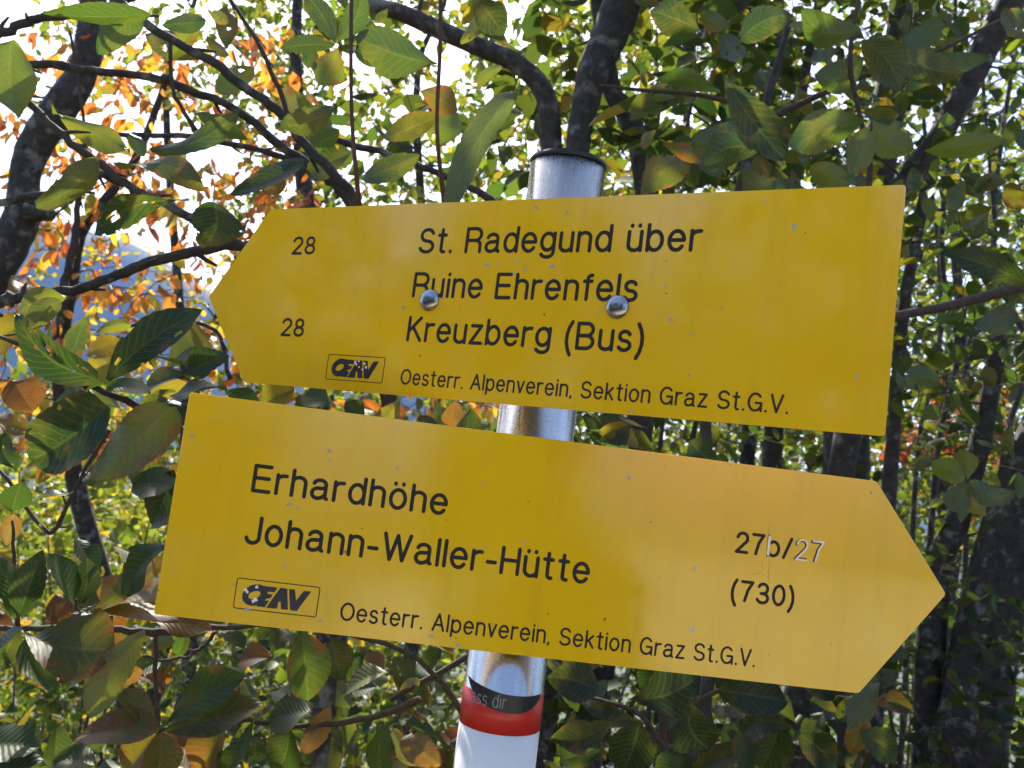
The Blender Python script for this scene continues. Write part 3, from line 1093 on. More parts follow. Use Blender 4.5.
def trace(d, rows):
    """rows (x, y, width px) at distance d."""
    return stem([(x, y, d if len(r_) == 0 else r_[0], px_r(w_, d if len(r_) == 0 else r_[0])) for x, y, w_, *r_ in rows])


# --- bare crooked tree at the rim
t1 = trace(2.6, [(100, -90, 26), (97, -30, 26), (92, 10, 24), (88, 50, 27), (80, 78, 29), (64, 102, 33), (46, 128, 33), (29, 160, 31), (24, 190, 29), (22, 216, 34), (4, 255, 36), (-22, 300, 38), (-50, 360, 40)])
t1 = down_to_ground(*t1)
t1b = trace(2.55, [(28, 212, 22), (45, 213, 17), (53, 216, 12)])
t1c = trace(2.6, [(92, 15, 14), (60, 0, 12), (0, 30, 11), (-40, 60, 9)])
tree("crooked_tree", "bare crooked dark trunk with a broken side stub, against the bright sky", "tree", [t1, t1b],
     region(16, -60, 210, -40, 200, 2.4, 3.2), dict(per_m=3, size=.05, up=.3, spread=.4, droop=.6, wid=.8), ORANGE, bark=M_BARKL, r_base=.006, mat=M_AUTUMN)

# --- centre tree of several stems
c1_ = trace(2.1, [(620, -120, 40), (626, -20, 40), (612, 30, 37), (596, 65, 33), (584, 110, 27), (577, 155, 25), (572, 260, 26), (560, 420, 29), (545, 640, 34)])
c2_ = trace(2.15, [(300, -60, 15), (360, -2, 16), (400, 12, 17), (440, 30, 19), (482, 48, 19), (520, 66, 19), (545, 95, 21), (552, 150, 23), (556, 260, 26), (552, 420, 29), (545, 640, 33)])
c3_ = trace(2.2, [(590, -60, 12), (600, 20, 15), (612, 90, 19), (626, 112, 22), (642, 160, 23), (650, 260, 26), (640, 420, 28), (600, 660, 34)])
c1_, c2_, c3_ = down_to_ground(*c1_), down_to_ground(*c2_), down_to_ground(*c3_)
tg = np.vstack([region(330, 300, 800, -260, 190, 2.25, 3.1, lambda x, y: .35 if x < 480 else 1), region(60, 640, 800, -260, 190, 1.6, 2.2),
                region(70, 420, 900, -700, -200, 1.4, 3.0), region(25, 500, 760, 380, 470, 1.8, 2.6)])
tree("mottled_tree", "several dark lichen-mottled stems rising together straight behind the post top", "tree", [c1_, c2_, c3_], tg,
     dict(per_m=16, size=.085, up=1.0, spread=.30, droop=.25, wid=.85), OLIVE[:3] + GREEN_DARK[:2], bark=M_BARKL, r_base=.011)

# --- right-hand trees
r1 = trace(2.9, [(920, -100, 30), (908, -10, 32), (902, 40, 33), (888, 110, 34), (872, 200, 36), (858, 300, 40), (846, 420, 44), (850, 560, 46), (858, 700, 46), (862, 800, 48)])
r1 = down_to_ground(*r1)
tg = np.vstack([region(280, 640, 960, -250, 190, 2.2, 3.6), region(60, 640, 1000, -800, -250, 2.0, 3.8), region(90, 700, 1040, 190, 480, 2.4, 3.4)])
tree("speckled_tree", "straight dark trunk passing behind the square end of the upper sign", "tree", [r1], tg,
     dict(per_m=18, size=.062, up=.9, spread=.35, droop=.25, wid=.85), OLIVE[:3] + GREEN_DARK[:2], r_base=.011, bark=M_BARKL)
r2 = trace(2.3, [(1050, -90, 28), (1014, -4, 28), (984, 50, 27), (958, 105, 25), (930, 150, 23), (905, 180, 22), (880, 250, 22), (850, 420, 26), (800, 700, 34)])
r2 = down_to_ground(*r2)
r2b = trace(2.4, [(948, 130, 9), (936, 150, 9), (926, 190, 11), (913, 255, 12), (903, 315, 12), (893, 440, 14), (880, 600, 18), (870, 760, 22)])
r2b = down_to_ground(*r2b)
tg = np.vstack([region(170, 760, 1090, -200, 420, 1.7, 2.8), region(40, 760, 1200, -700, -200, 1.6, 2.8)])
tree("leaning_tree", "slanting dark trunk with a pale sunlit edge entering at the upper corner", "tree", [r2, r2b], tg,
     dict(per_m=15, size=.055, up=.9, spread=.35, droop=.3, wid=.85), OLIVE[:3] + GREEN_DARK[:1] + LIME[:1], r_base=.009)
r3 = trace(2.7, [(1120, 200, 40), (1075, 340, 46), (1045, 440, 52), (1018, 510, 56), (995, 600, 60), (978, 690, 66), (965, 790, 72)])
r3 = down_to_ground(*r3)
r3b = trace(2.8, [(1000, 330, 16), (985, 420, 20), (972, 470, 22), (956, 525, 24), (938, 570, 26), (930, 680, 30), (930, 780, 34)])
r3b = down_to_ground(*r3b)
tg = np.vstack([region(115, 850, 1100, 180, 640, 2.0, 3.2), region(40, 860, 1200, -500, 100, 2.0, 3.2)])
tree("rough_barked_tree", "stout rough trunk leaning inward near the bottom corner, beyond the lower arrow tip", "tree", [r3, r3b], tg,
     dict(per_m=15, size=.05, up=.9, spread=.35, droop=.3, wid=.85), OLIVE[:3] + GREEN_DARK[:1], r_base=.009)
# slim stems seen in the gap between the boards
for i, (d_, rows, lb) in enumerate(((3.3, [(752, 380, 14), (748, 445, 15), (742, 600, 18), (738, 800, 20)], "slim dark stem between the two signs, nearer the post"),
                                  (3.1, [(780, 360, 18), (773, 445, 20), (765, 600, 22), (760, 800, 26)], "thicker dark stem between the two signs, farther from the post"))):
    tr_ = down_to_ground(*trace(d_, rows))
    up_ = trace(d_, [(rows[0][0] + 40 + 30 * i, -150, 8), (rows[0][0] + 18, 120, 11), rows[0]])
    tr_ = (np.vstack([up_[0][:-1], tr_[0]]), np.concatenate([up_[1][:-1], tr_[1]]))
    tree("young_tree", lb, "tree", [tr_], np.vstack([region(22, 640, 900, -150, 180, 2.8, 3.8), region(10, 700, 820, 380, 470, 2.8, 3.6)]),
         dict(per_m=14, size=.05, up=.9, spread=.35, droop=.3, wid=.8), LIME[:2] + OLIVE[:2], r_base=.007)

for i, (x, d_, w_) in enumerate(((918, 4.6, 5), (938, 3.6, 6), (968, 4.2, 5), (1004, 4.8, 6), (690, 4.0, 6), (660, 4.6, 5))):
    tr_ = down_to_ground(*trace(d_, [(x + rng.uniform(0, 70), -160, w_ * .5), (x + rng.uniform(0, 35), 60, w_ * .7), (x + rng.uniform(-25, 35), 250, w_ * .9), (x + rng.uniform(-10, 25), 350, w_), (x, 450, w_), (x - rng.uniform(0, 25), 640, w_ * 1.2)]))
    tree("sapling", "thin upright sapling stem among the dark trunks behind the signs", "tree", [tr_], region(26, x - 70, x + 110, -60, 520, d_ - .5, d_ + .5), dict(per_m=11, size=.05, up=.8, spread=.4, droop=.3, wid=.8),
         LIME[:2] + OLIVE[:2], group="thin saplings behind the signs", r_base=.006)

# --- orange-leaved cherry
o1 = trace(4.6, [(300, -60, 8), (296, 60, 12), (302, 160, 16), (312, 260, 20), (322, 400, 26), (332, 600, 32)])
o1 = down_to_ground(*o1)
o2_ = trace(4.2, [(180, 40, 5), (140, 150, 8), (105, 200, 10), (80, 235, 12), (70, 290, 14), (60, 360, 16), (75, 480, 18), (120, 640, 22)])
o2_ = down_to_ground(*o2_)
den = lambda x, y: (1.0 if 130 < y < 260 else .55) * (1 if 20 < x < 300 else .4)
tg = np.vstack([region(290, -40, 330, 30, 300, 3.6, 5.2, den), region(110, -60, 260, 290, 470, 3.8, 5.0), region(10, 240, 520, 380, 430, 3.2, 4.6)])
tree("cherry_tree", "tree with drooping orange and coral autumn leaves, open branches before the blue hill", "tree", [o1, o2_], tg,
     dict(per_m=15, size=.082, up=.2, spread=.25, droop=1.1, wid=.62), ORANGE, mat=M_AUTUMN, r_base=.010, r_end=.0022, bend=.16)

# --- yellow-green trees farther out
for (x, d_, lb, reg, k, pal, sz) in (
    (430, 6.2, "thin-crowned yellow-green tree, sky glinting through, above the upper sign", (230, 660, -80, 220), 400, LIME, .085),
    (180, 7.4, "airy lime tree high behind the orange branches, against white sky", (30, 330, -70, 130), 120, LIME, .085),
    (700, 7.0, "yellow-green tree behind the mottled stems, glimpsed in chinks", (560, 860, -60, 470), 190, LIME, .085),
    (960, 6.6, "yellowish tree far behind the leaning trunk, beyond the upper sign's square end", (830, 1110, -60, 560), 280, LIME[:3] + OLIVE[:1], .075),
    (210, 8.5, "pale yellow tree with scattered leaves below the orange branches", (20, 330, 250, 440), 80, YELLOW, .085)):
    yl = 210 if x == 210 else -80
    tr_ = down_to_ground(*trace(d_, [(x + 40, yl, 3), (x + 12, yl + 90, 5), (x - 14, yl + 180, 7), (x + 6, 420, 11), (x - 12, 600, 15)]))
    tree("hornbeam_tree", lb, "tree", [tr_], region(k * 2, *reg, d_ - 1.5, d_ + 1.5), dict(per_m=15, size=sz, up=.7, spread=.35, droop=.35, wid=.8), pal, r_base=.016, r_end=.002, step=.25)
tr_ = down_to_ground(*trace(6.1, [(950, 330, 6), (945, 400, 10), (945, 520, 14)]))
tree("maple_tree", "small red-leaved tree glowing between dark trunks beyond the arrow tip", "tree", [tr_], region(110, 885, 1010, 385, 460, 5.6, 6.6),
     dict(per_m=18, size=.085, up=.6, spread=.4, droop=.4, wid=.9), RED, mat=M_AUTUMN, r_base=.014, r_end=.002, step=.25)


# --- bushes in the slope
def bush(name, label, reg, k, leaf, pal, cat="bush", mat=None, seed_d=None, twig=None):
    t = region(int(k * 1.9), *reg)
    base = t.mean(0)
    gx, gy = base[0], base[1]
    gz = float(ground_z(gx, gy))
    stems = []
    for i in range(5):
        a = rng.uniform(0, 6.28)
        top = t[rng.integers(len(t))] * .6 + base * .4
        b0 = np.array([gx + .12 * math.cos(a), gy + .12 * math.sin(a), gz - .05])
        s = np.linspace(0, 1, 10)[:, None]
        ln = b0 * (1 - s) + top * s + np.sin(s * math.pi) * rng.normal(0, .06, 3)
        stems.append((ln, np.linspace(.011, .005, 10)))
    root = empty(name, (gx, gy, gz))
    tag(root, label, cat)
    skel = [(q, r_) for l, rr in stems for q, r_ in zip(l, rr)]
    tb = grow(skel, t, .0012, .006, bend=.14, step=.16)
    leaf['per_m'] *= 1.9
    mb = MB()
    for l, r_ in stems + tb: mb.tube(l, r_, 5, False)
    mb.build("stems", twig or M_TWIG, root)
    wr = leaf.pop("wid", .85)
    p_, d_, n_, s_ = foliage(tb, **leaf)
    leaf_mesh("foliage", p_, d_, n_, s_, rng.uniform(.75, 1.2, len(p_)) * wr, palette(len(p_), pal), mat or M_LEAF, root)
    return root


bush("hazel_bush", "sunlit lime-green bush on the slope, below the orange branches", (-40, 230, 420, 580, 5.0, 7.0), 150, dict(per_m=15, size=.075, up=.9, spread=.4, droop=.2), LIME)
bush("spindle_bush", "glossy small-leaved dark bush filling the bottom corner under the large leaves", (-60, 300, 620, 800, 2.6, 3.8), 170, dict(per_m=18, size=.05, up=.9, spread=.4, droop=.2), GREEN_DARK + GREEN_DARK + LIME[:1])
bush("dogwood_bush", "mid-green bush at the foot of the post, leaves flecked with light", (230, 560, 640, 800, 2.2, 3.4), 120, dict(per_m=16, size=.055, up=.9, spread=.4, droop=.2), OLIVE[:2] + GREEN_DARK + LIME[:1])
bush("privet_bush", "dark green thicket under the lower sign, beyond the post foot", (540, 800, 640, 800, 1.9, 3.2), 120, dict(per_m=16, size=.06, up=.9, spread=.4, droop=.2), GREEN_SHADED)
bush("elder_bush", "dim leafy bush at the foot of the stout rough trunk", (780, 1090, 600, 800, 2.0, 3.4), 140, dict(per_m=16, size=.05, up=.9, spread=.4, droop=.25), GREEN_SHADED + OLIVE[:1])
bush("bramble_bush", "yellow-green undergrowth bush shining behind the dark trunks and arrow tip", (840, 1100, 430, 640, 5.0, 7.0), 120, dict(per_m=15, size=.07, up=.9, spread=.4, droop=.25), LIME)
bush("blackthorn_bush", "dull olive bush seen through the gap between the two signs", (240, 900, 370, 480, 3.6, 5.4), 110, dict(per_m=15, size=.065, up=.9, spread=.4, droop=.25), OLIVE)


# --- distant wood on the slope (one mass)
def wood():
    k = 190000
    x = rng.uniform(-13, 22, k)
    y = rng.uniform(9, 26, k)
    g = ground_z(x, y)
    top = 10.0 + 1.2 * np.sin(x * .9) + .8 * np.sin(y * 1.3 + x) + np.clip(x, 0, 20) * .3
    top = np.where(x < -1.2, 5.4 + .8 * np.sin(x * 2) + .12 * (y - 9), top)
    z = g + rng.uniform(0, 1, k) ** .8 * np.clip(top, .5, 18)
    p_ = np.stack([x, y, z], 1)
    cl = .5 + .5 * np.sin(x * 2.1 + 1.3 * np.sin(y * 1.7)) * np.sin(z * 2.3 + y)
    keep = rng.random(k) < .25 + .75 * cl
    p_ = p_[keep]
    k = len(p_)
    c = np.where((p_[:, 0] < -1)[:, None], palette(k, LIME[:3] + LIME[:3] + OLIVE[:2] + YELLOW[:1]), palette(k, LIME[:2] + OLIVE[:3] + GREEN_DARK[:2]))
    o_ = leaf_mesh("distant_wood", p_, rng.normal(0, 1, (k, 3)) + np.array([0, 0, -.5]), rng.normal(0, .7, (k, 3)) + np.array([0, 0, 1.0]), rng.uniform(.10, .2, k), np.full(k, .9), c, M_LEAF, None)
    tag(o_, kind="stuff")


wood()

# leaf litter and low herbs on the ground
k = 9000
x, y = rng.uniform(-4, 4, k), rng.uniform(.2, 8, k)
p_ = np.stack([x, y, ground_z(x, y) + rng.uniform(.01, .22, k)], 1)
lit = leaf_mesh("undergrowth", p_, rng.normal(0, 1, (k, 3)) * np.array([1, 1, .4]), rng.normal(0, .4, (k, 3)) + np.array([0, 0, 1.0]), rng.uniform(.04, .08, k), np.full(k, .85), palette(k, OLIVE + ORANGE[:1]), M_LEAF, None)
tag(lit, kind="stuff")

# ------------------------------------------------------------------ the large-leaved shrub close by
UPW = [0.0]
SHADE = [.62]      # leaf colour factor, lowered further where low light is painted in
BL = dict(V=[], F=[], C=[], UV=[], n=0)


def begin_leaves():
    BL.update(V=[], F=[], C=[], UV=[], n=0)


def big_leaf(b, t, wpx, d, dt=0.0, roll=0.0, face=1, c=(.035, .06, .018), age=0.0, curl=.12, holes=0.0, fold=.25, wave=1.0, up=None):
    """b, t: photo bearings of leaf base and tip; d distance, dt extra distance at tip; roll: turn about the midrib;
    face=1 shows the upper side, -1 the pale under side."""
    B, T = P(b[0], b[1], d), P(t[0], t[1], d + dt)
    L = np.linalg.norm(T - B)
    ax = (T - B) / L
    view = unit(EYE - (B + T) / 2)
    if up is None: up = UPW[0]
    if face > 0 and abs(roll) >= .65 and UPW[0] > .3:
        # lies so that its glossy upper side throws the sun towards the viewer
        nn = unit(view + np.array(sdir))
        nn = unit(nn - ax * (nn @ ax))
        wpx = wpx / max(.5, abs(nn @ view))
        roll, fold, curl = rng.normal(0, .12), fold * .5, curl * .5
    elif up and face > 0:
        # sets its blade to the sky; stays as wide in view by being broader
        w_ = unit(view * (1 - up) + np.array([0, 0, 1.0]) * up)
        nn = unit(w_ - ax * (w_ @ ax))
        wpx = wpx / max(.5, abs(nn @ view))
        roll *= .35
    else:
        nn = unit(view - ax * (view @ ax)) * face
    s = np.cross(nn, ax)
    cr, sr = math.cos(roll), math.sin(roll)
    nn, s = nn * cr + s * sr, s * cr - nn * sr
    hw = wpx * d / F_PX / 2 / max(.35, abs(cr))
    nu, nv = 30, 14
    us = np.linspace(0, 1, nu)
    vs = np.linspace(-1, 1, nv + 1)
    pk = rng.uniform(.42, .64)
    prof = np.sin(math.pi * us ** (math.log(.5) / math.log(pk))) ** rng.uniform(.55, .95)
    prof[0] = .03; prof[-1] = .01
    V = np.empty((nu, nv + 1, 3))
    ph = rng.uniform(0, 6.28, 4)
    side = rng.normal(0, .09)
    w1, w2, w3 = rng.uniform(.02, .11), rng.uniform(.01, .07), rng.uniform(.6, 1.5)
    twist = rng.normal(0, .25)
    for i, u in enumerate(us):
        ser = 1 + .07 * ((u * 19 + .3) % 1 - .5) * (1 if 0.05 < u < .97 else 0) + .03 * math.sin(9 * u + ph[0])
        for j, v_ in enumerate(vs):
            wv = hw * prof[i] * ser
            q = u * 10 - 2.6 * abs(v_)
            pleat = .006 * L * (abs((q % 1) - .5) * 2 - .5) * min(1, abs(v_) * 4) * (1 - .35 * abs(v_)) * wave
            z = fold * hw * prof[i] * abs(v_) - curl * L * (u ** 2 - .15 * u) + pleat
            z += w1 * L * math.sin(3.1 * w3 * u + ph[1]) * v_ + w2 * L * math.sin(6.5 * w3 * u + ph[2] + v_) * v_ * v_ * wave + twist * hw * prof[i] * v_ * u
            lat = v_ * wv * (1 - .12 * fold) + side * L * math.sin(math.pi * u)
            V[i, j] = B + ax * (u * L) + s * lat + nn * z
    # notched tips of veins
    Fc = []
    holes = int(holes)
    bites = [(rng.uniform(.25, 1.0), rng.choice([-1, 1]), rng.uniform(.02, .075)) for _ in range(rng.choice([0, 0, 1, 2, 3]))]
    if holes or bites:
        ctr = bites + [(rng.uniform(.15, .9), rng.uniform(-.8, .8), rng.uniform(.02, .055)) for _ in range(int(holes))]
    for i in range(nu - 1):
        for j in range(nv):
            if holes or bites:
                u, v_ = (us[i] + us[i + 1]) / 2, (vs[j] + vs[j + 1]) / 2
                if any((u - a) ** 2 + ((v_ - b_) * .32) ** 2 < r_ * r_ for a, b_, r_ in ctr): continue
            a = i * (nv + 1) + j
            Fc.append((a, a + nv + 1, a + nv + 2, a + 1))
    o0 = BL['n']
    nvv = nu * (nv + 1)
    BL['V'].append(V.reshape(-1, 3))
    BL['F'].append(np.array(Fc) + o0)
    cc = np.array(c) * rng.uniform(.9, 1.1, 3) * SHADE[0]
    BL['C'].append(np.tile([*cc, age], (nvv, 1)))
    U_, V_ = np.meshgrid(us, vs, indexing='ij')
    BL['UV'].append(np.stack([U_, V_], -1).reshape(-1, 2))
    BL['n'] += nvv


def scatter_leaves(k, x0, x1, y0, y1, d0, d1, face, cols, lw=(60, 100), age=.25, keep=None):
    """More leaves of the same plant, any way round."""
    i = 0
    while i < k:
        x, y, d = rng.uniform(x0, x1), rng.uniform(y0, y1), rng.uniform(d0, d1)
        if keep is not None and not keep(x, y): continue
        i += 1
        a = rng.uniform(0, 2 * math.pi)
        L = rng.uniform(*lw) / d * rng.uniform(.38, .85)
        big_leaf((x, y), (x + L * math.cos(a), y + L * math.sin(a)), L * rng.uniform(.42, .6), d, dt=rng.uniform(-.03, .03), roll=float(np.clip(rng.normal(0, .5), -.62, .62)), face=face if rng.random() < .8 else -face,
                 c=cols[rng.integers(len(cols))], age=max(0, rng.normal(age - .12, .2)), curl=rng.uniform(.05, .35), holes=rng.integers(0, 4), fold=rng.uniform(.1, .5))


def end_leaves(parent):
    return mesh_np("foliage", np.vstack(BL['V']), np.vstack(BL['F']), M_BIGLEAF, parent, np.vstack(BL['C']), np.vstack(BL['UV']))


DG, MG, YG, OL, TN, RU, YE = (.026, .056, .018), (.046, .092, .020), (.115, .160, .022), (.062, .088, .022), (.20, .125, .055), (.15, .050, .014), (.20, .165, .022)

# upper boughs at one side: twigs crossing the sky
shr = empty("whitebeam_shrub", base_of(P(-120, 500, 1.1)))
tag(shr, "whitebeam boughs with large holed dark leaves crossing the sky beside the upper arrow tip", "shrub")
BR = [  # (distance, [(x, y, width px)])
    (1.15, [(-60, 52, 9), (12, 62, 8), (75, 68, 8), (150, 78, 8), (175, 83, 9), (240, 112, 8), (280, 145, 9), (320, 172, 9), (344, 196, 9), (380, 250, 10)]),
    (1.05, [(90, -30, 9), (115, 0, 9), (150, 27, 9), (200, 55, 9), (250, 90, 10), (282, 116, 10), (310, 150, 10), (345, 185, 11), (362, 215, 11), (400, 290, 12)]),
    (0.95, [(-40, 40, 6), (0, 76, 7), (35, 108, 7), (65, 138, 8), (95, 160, 8), (125, 183, 8), (155, 198, 8), (185, 215, 9), (235, 242, 10), (300, 280, 11)]),
    (1.3, [(-40, 52, 9), (0, 36, 9), (25, 23, 9), (50, 17, 8), (110, 6, 7), (170, -20, 6)]),
    (1.05, [(-60, 330, 14), (-10, 306, 13), (12, 298, 12), (30, 295, 10), (85, 287, 10), (125, 272, 11), (170, 257, 11), (240, 245, 10), (320, 238, 9)]),
    (1.3, [(66, 132, 4), (125, 134, 5), (190, 137, 6), (240, 146, 6), (300, 163, 7), (360, 200, 8)]),
    (1.1, [(-30, 206, 8), (0, 203, 8), (40, 195, 8), (75, 187, 9), (100, 174, 8), (120, 180, 7)]),
    (1.3, [(280, 125, 5), (335, 140, 7), (390, 155, 7), (430, 170, 7), (490, 200, 8), (540, 250, 9)]),
    (0.85, [(-30, 322, 4), (0, 337, 4), (30, 350, 5), (60, 368, 5), (95, 388, 6), (150, 412, 7), (220, 450, 8)]),
    (1.1, [(170, 42, 4), (172, 85, 4), (180, 105, 4), (195, 130, 5)]),
    (1.5, [(70, 30, 3), (80, 90, 3), (85, 150, 4), (78, 210, 6), (70, 260, 8), (62, 290, 9)]),
    (1.0, [(0, 470, 4), (40, 525, 4), (55, 530, 5), (70, 500, 4), (90, 460, 4), (110, 430, 5)]),
    (1.2, [(215, -20, 4), (250, 30, 4), (275, 80, 5), (290, 118, 5)]),
    (1.4, [(120, 330, 3), (160, 320, 4), (215, 330, 4), (230, 380, 5)]),
]
for d_, rows in BR:
    mb = MB()
    pts, rr = trace(d_, rows)
    pts = pts + rng.normal(0, .22, pts.shape) * rr[:, None]
    mb.tube(pts, rr, 8, True, .2)
    for q in range(2, len(pts) - 2, 3):      # buds and spurs
        sd = unit(rng.normal(0, 1, 3)); L_ = rng.uniform(.006, .022)
        mb.tube([pts[q], pts[q] + sd * L_ * .6 + unit(pts[q + 1] - pts[q]) * L_ * .5, pts[q] + sd * L_ + unit(pts[q + 1] - pts[q]) * L_], [rr[q] * .55, rr[q] * .45, rr[q] * .25], 5)
    mb.build("branch", M_TWIG if rows[2][2] < 6 else M_BARK, shr)
# hub stem that carries them (hidden by the board)
hub = down_to_ground(*trace(1.2, [(330, 215, 9), (370, 270, 11), (400, 330, 13), (385, 420, 14), (360, 540, 15), (335, 640, 16), (318, 780, 17)]))
mb = MB(); mb.tube(hub[0], hub[1], 10); mb.build("trunk", M_BARK, shr)
for rows in ([(352, -30, 4), (351, 40, 4), (352, 120, 4), (359, 204, 5), (366, 300, 5), (375, 360, 6), (386, 415, 7)], [(441, -30, 4), (440, 50, 4), (437, 130, 4), (444, 204, 5), (446, 260, 5), (420, 320, 6), (398, 345, 7)]):
    pts, rr = stem([(x_, y_, .86 + .34 * max(0, (y_ - 200) / 215), px_r(w_, .86)) for x_, y_, w_ in rows])
    mb = MB(); mb.tube(pts, rr, 8, True, .1)
    mb.build("shoot", M_REDTWIG, shr)
begin_leaves()
for a in [
    dict(b=(152, 14), t=(45, 8), wpx=26, d=.95, face=-1, c=MG, roll=.5), dict(b=(12, 40), t=(14, 120), wpx=50, d=.8, face=-1, c=YG, roll=.4),
    dict(b=(142, 16), t=(98, 54), wpx=30, d=1.0, face=-1, c=MG), dict(b=(162, 25), t=(208, 23), wpx=19, d=1.05, face=-1, c=DG, roll=.4),
    dict(b=(52, 110), t=(130, 158), wpx=17, d=.95, face=-1, c=YG, roll=.7), dict(b=(98, 158), t=(36, 205), wpx=32, d=.9, face=-1, c=OL, age=.2, roll=.4),
    dict(b=(116, 166), t=(208, 192), wpx=28, d=.95, face=-1, c=OL, age=.3, roll=.3), dict(b=(150, 150), t=(240, 117), wpx=22, d=1.0, face=-1, c=DG, roll=.5),
    dict(b=(128, 132), t=(145, 158), wpx=16, d=1.1, face=-1, c=DG), dict(b=(190, 199), t=(94, 236), wpx=30, d=.85, face=1, c=DG, holes=12, roll=.4),
    dict(b=(214, 202), t=(204, 248), wpx=50, d=.85, face=1, c=DG, roll=.2, wave=1.3), dict(b=(306, 160), t=(227, 190), wpx=30, d=.9, face=1, c=DG, roll=-.6),
    dict(b=(286, 172), t=(262, 192), wpx=22, d=.95, face=1, c=(.06, .025, .018), age=.6), dict(b=(334, 108), t=(280, 126), wpx=32, d=.95, face=-1, c=DG, roll=.2),
    dict(b=(334, 42), t=(304, -6), wpx=24, d=.95, face=-1, c=DG), dict(b=(338, 40), t=(362, -12), wpx=26, d=.95, face=-1, c=MG),
    dict(b=(335, 45), t=(280, 46), wpx=16, d=1.0, face=-1, c=DG, roll=.5), dict(b=(338, 48), t=(318, 86), wpx=34, d=1.05, face=-1, c=YG, age=.35),
    dict(b=(437, 64), t=(358, 44), wpx=46, d=.95, face=-1, c=MG, roll=-.3, curl=.3), dict(b=(356, 50), t=(386, 64), wpx=16, d=1.0, face=1, c=DG),
    dict(b=(360, 181), t=(420, 156), wpx=26, d=.95, face=-1, c=DG, roll=.2), dict(b=(515, 92), t=(436, 208), wpx=27, d=.8, face=-1, c=(.085, .12, .045), roll=.35, curl=.25),
    dict(b=(470, -8), t=(503, 34), wpx=34, d=.9, face=1, c=DG), dict(b=(502, 66), t=(476, 92), wpx=12, d=1.0, face=-1, c=YG), dict(b=(420, 90), t=(458, 112), wpx=30, d=1.05, face=-1, c=OL, age=.6),
    dict(b=(250, 140), t=(200, 112), wpx=18, d=1.1, face=-1, c=MG, roll=.4), dict(b=(300, 150), t=(340, 130), wpx=20, d=1.1, face=-1, c=MG),
    ] : big_leaf(**a)
UPW[0] = .45
for a in [
    dict(b=(98, 380), t=(10, 312), wpx=40, d=.82, face=1, c=DG, holes=9, roll=.2, up=0), dict(b=(107, 380), t=(198, 306), wpx=38, d=.82, face=1, c=DG, roll=-.2, holes=2),
    dict(b=(66, 296), t=(18, 314), wpx=26, d=.95, face=-1, c=YG), dict(b=(92, 332), t=(132, 326), wpx=14, d=1.0, face=-1, c=YG, roll=.4),
    dict(b=(192, 370), t=(152, 350), wpx=26, d=.9, face=1, c=MG, roll=-.9, dt=.05), dict(b=(186, 372), t=(226, 352), wpx=24, d=.9, face=1, c=DG, roll=.5), dict(b=(190, 374), t=(138, 388), wpx=24, d=.95, face=1, c=DG, roll=-.5),
    dict(b=(60, 300), t=(28, 330), wpx=24, d=.9, face=-1, c=OL), dict(b=(12, 380), t=(34, 410), wpx=40, d=.95, face=1, c=RU, age=.5),
    dict(b=(108, 406), t=(24, 458), wpx=56, d=.78, face=1, c=DG, roll=.25, age=.1, wave=.7), dict(b=(172, 407), t=(96, 478), wpx=56, d=.76, face=-1, c=YG, age=.42, roll=-.15),
    dict(b=(104, 384), t=(54, 402), wpx=24, d=.85, face=1, c=MG, roll=-.9), dict(b=(106, 386), t=(150, 392), wpx=20, d=.85, face=1, c=MG, roll=.9), dict(b=(170, 396), t=(226, 384), wpx=20, d=.8, face=1, c=DG, roll=-.7),
    dict(b=(180, 430), t=(160, 400), wpx=20, d=.8, face=1, c=DG),
    dict(b=(225, 392), t=(260, 402), wpx=16, d=.9, face=1, c=DG, roll=-.6), dict(b=(330, 405), t=(300, 395), wpx=20, d=.9, face=1, c=MG, roll=-.8), dict(b=(345, 402), t=(365, 420), wpx=18, d=.9, face=1, c=DG),
    dict(b=(400, 400), t=(380, 430), wpx=24, d=1.1, face=-1, c=YE, age=.2), dict(b=(455, 402), t=(462, 428), wpx=24, d=1.0, face=-1, c=RU, age=.8),
]: big_leaf(**a)
scatter_leaves(22, 120, 500, -20, 190, 1.0, 1.5, -1, [DG, MG, YG, OL])
scatter_leaves(30, -20, 200, 300, 480, 1.0, 1.5, 1, [DG, MG, OL, YE])
scatter_leaves(14, 190, 520, 380, 425, 1.0, 1.6, 1, [DG, MG, YE, RU])
end_leaves(shr)

# second plant: sun-struck sprays below
UPW[0] = .62
sh2 = empty("whitebeam_shrub", base_of(P(-60, 700, 1.0)))
tag(sh2, "low whitebeam shrub with silvery and browning leaves beside and under the lower sign", "shrub")
for d_, rows in [
    (.9, [(-40, 628, 6), (0, 629, 6), (40, 629, 6), (110, 630, 7), (160, 632, 8), (210, 629, 6), (260, 626, 4), (330, 632, 4), (420, 660, 5), (480, 740, 6)]),
    (.85, [(160, 731, 4), (180, 728, 5), (210, 722, 5), (250, 720, 5), (300, 727, 5), (360, 720, 6), (420, 700, 7)]),
    (1.0, [(143, 655, 3), (165, 660, 3), (190, 655, 3), (205, 645, 4), (215, 632, 4)]),
    (.85, [(13, 520, 3), (14, 580, 4), (18, 628, 5)]), (.85, [(75, 600, 3), (80, 615, 3), (95, 629, 4)]),
    (1.0, [(300, 636, 3), (315, 625, 3), (330, 640, 4)]), (.95, [(390, 700, 5), (440, 672, 6), (480, 650, 7)]), (.95, [(156, 628, 4), (157, 700, 5), (160, 800, 6)])]:
    mb = MB()
    pts, rr = trace(d_, rows)
    mb.tube(pts + rng.normal(0, .001, pts.shape), rr, 8, True, .12)
    mb.build("branch", M_TWIG, sh2)
hub = down_to_ground(*trace(.95, [(455, 740, 12), (470, 780, 14), (480, 860, 16)]))
mb = MB(); mb.tube(hub[0], hub[1], 8); mb.build("trunk", M_BARK, sh2)
begin_leaves()
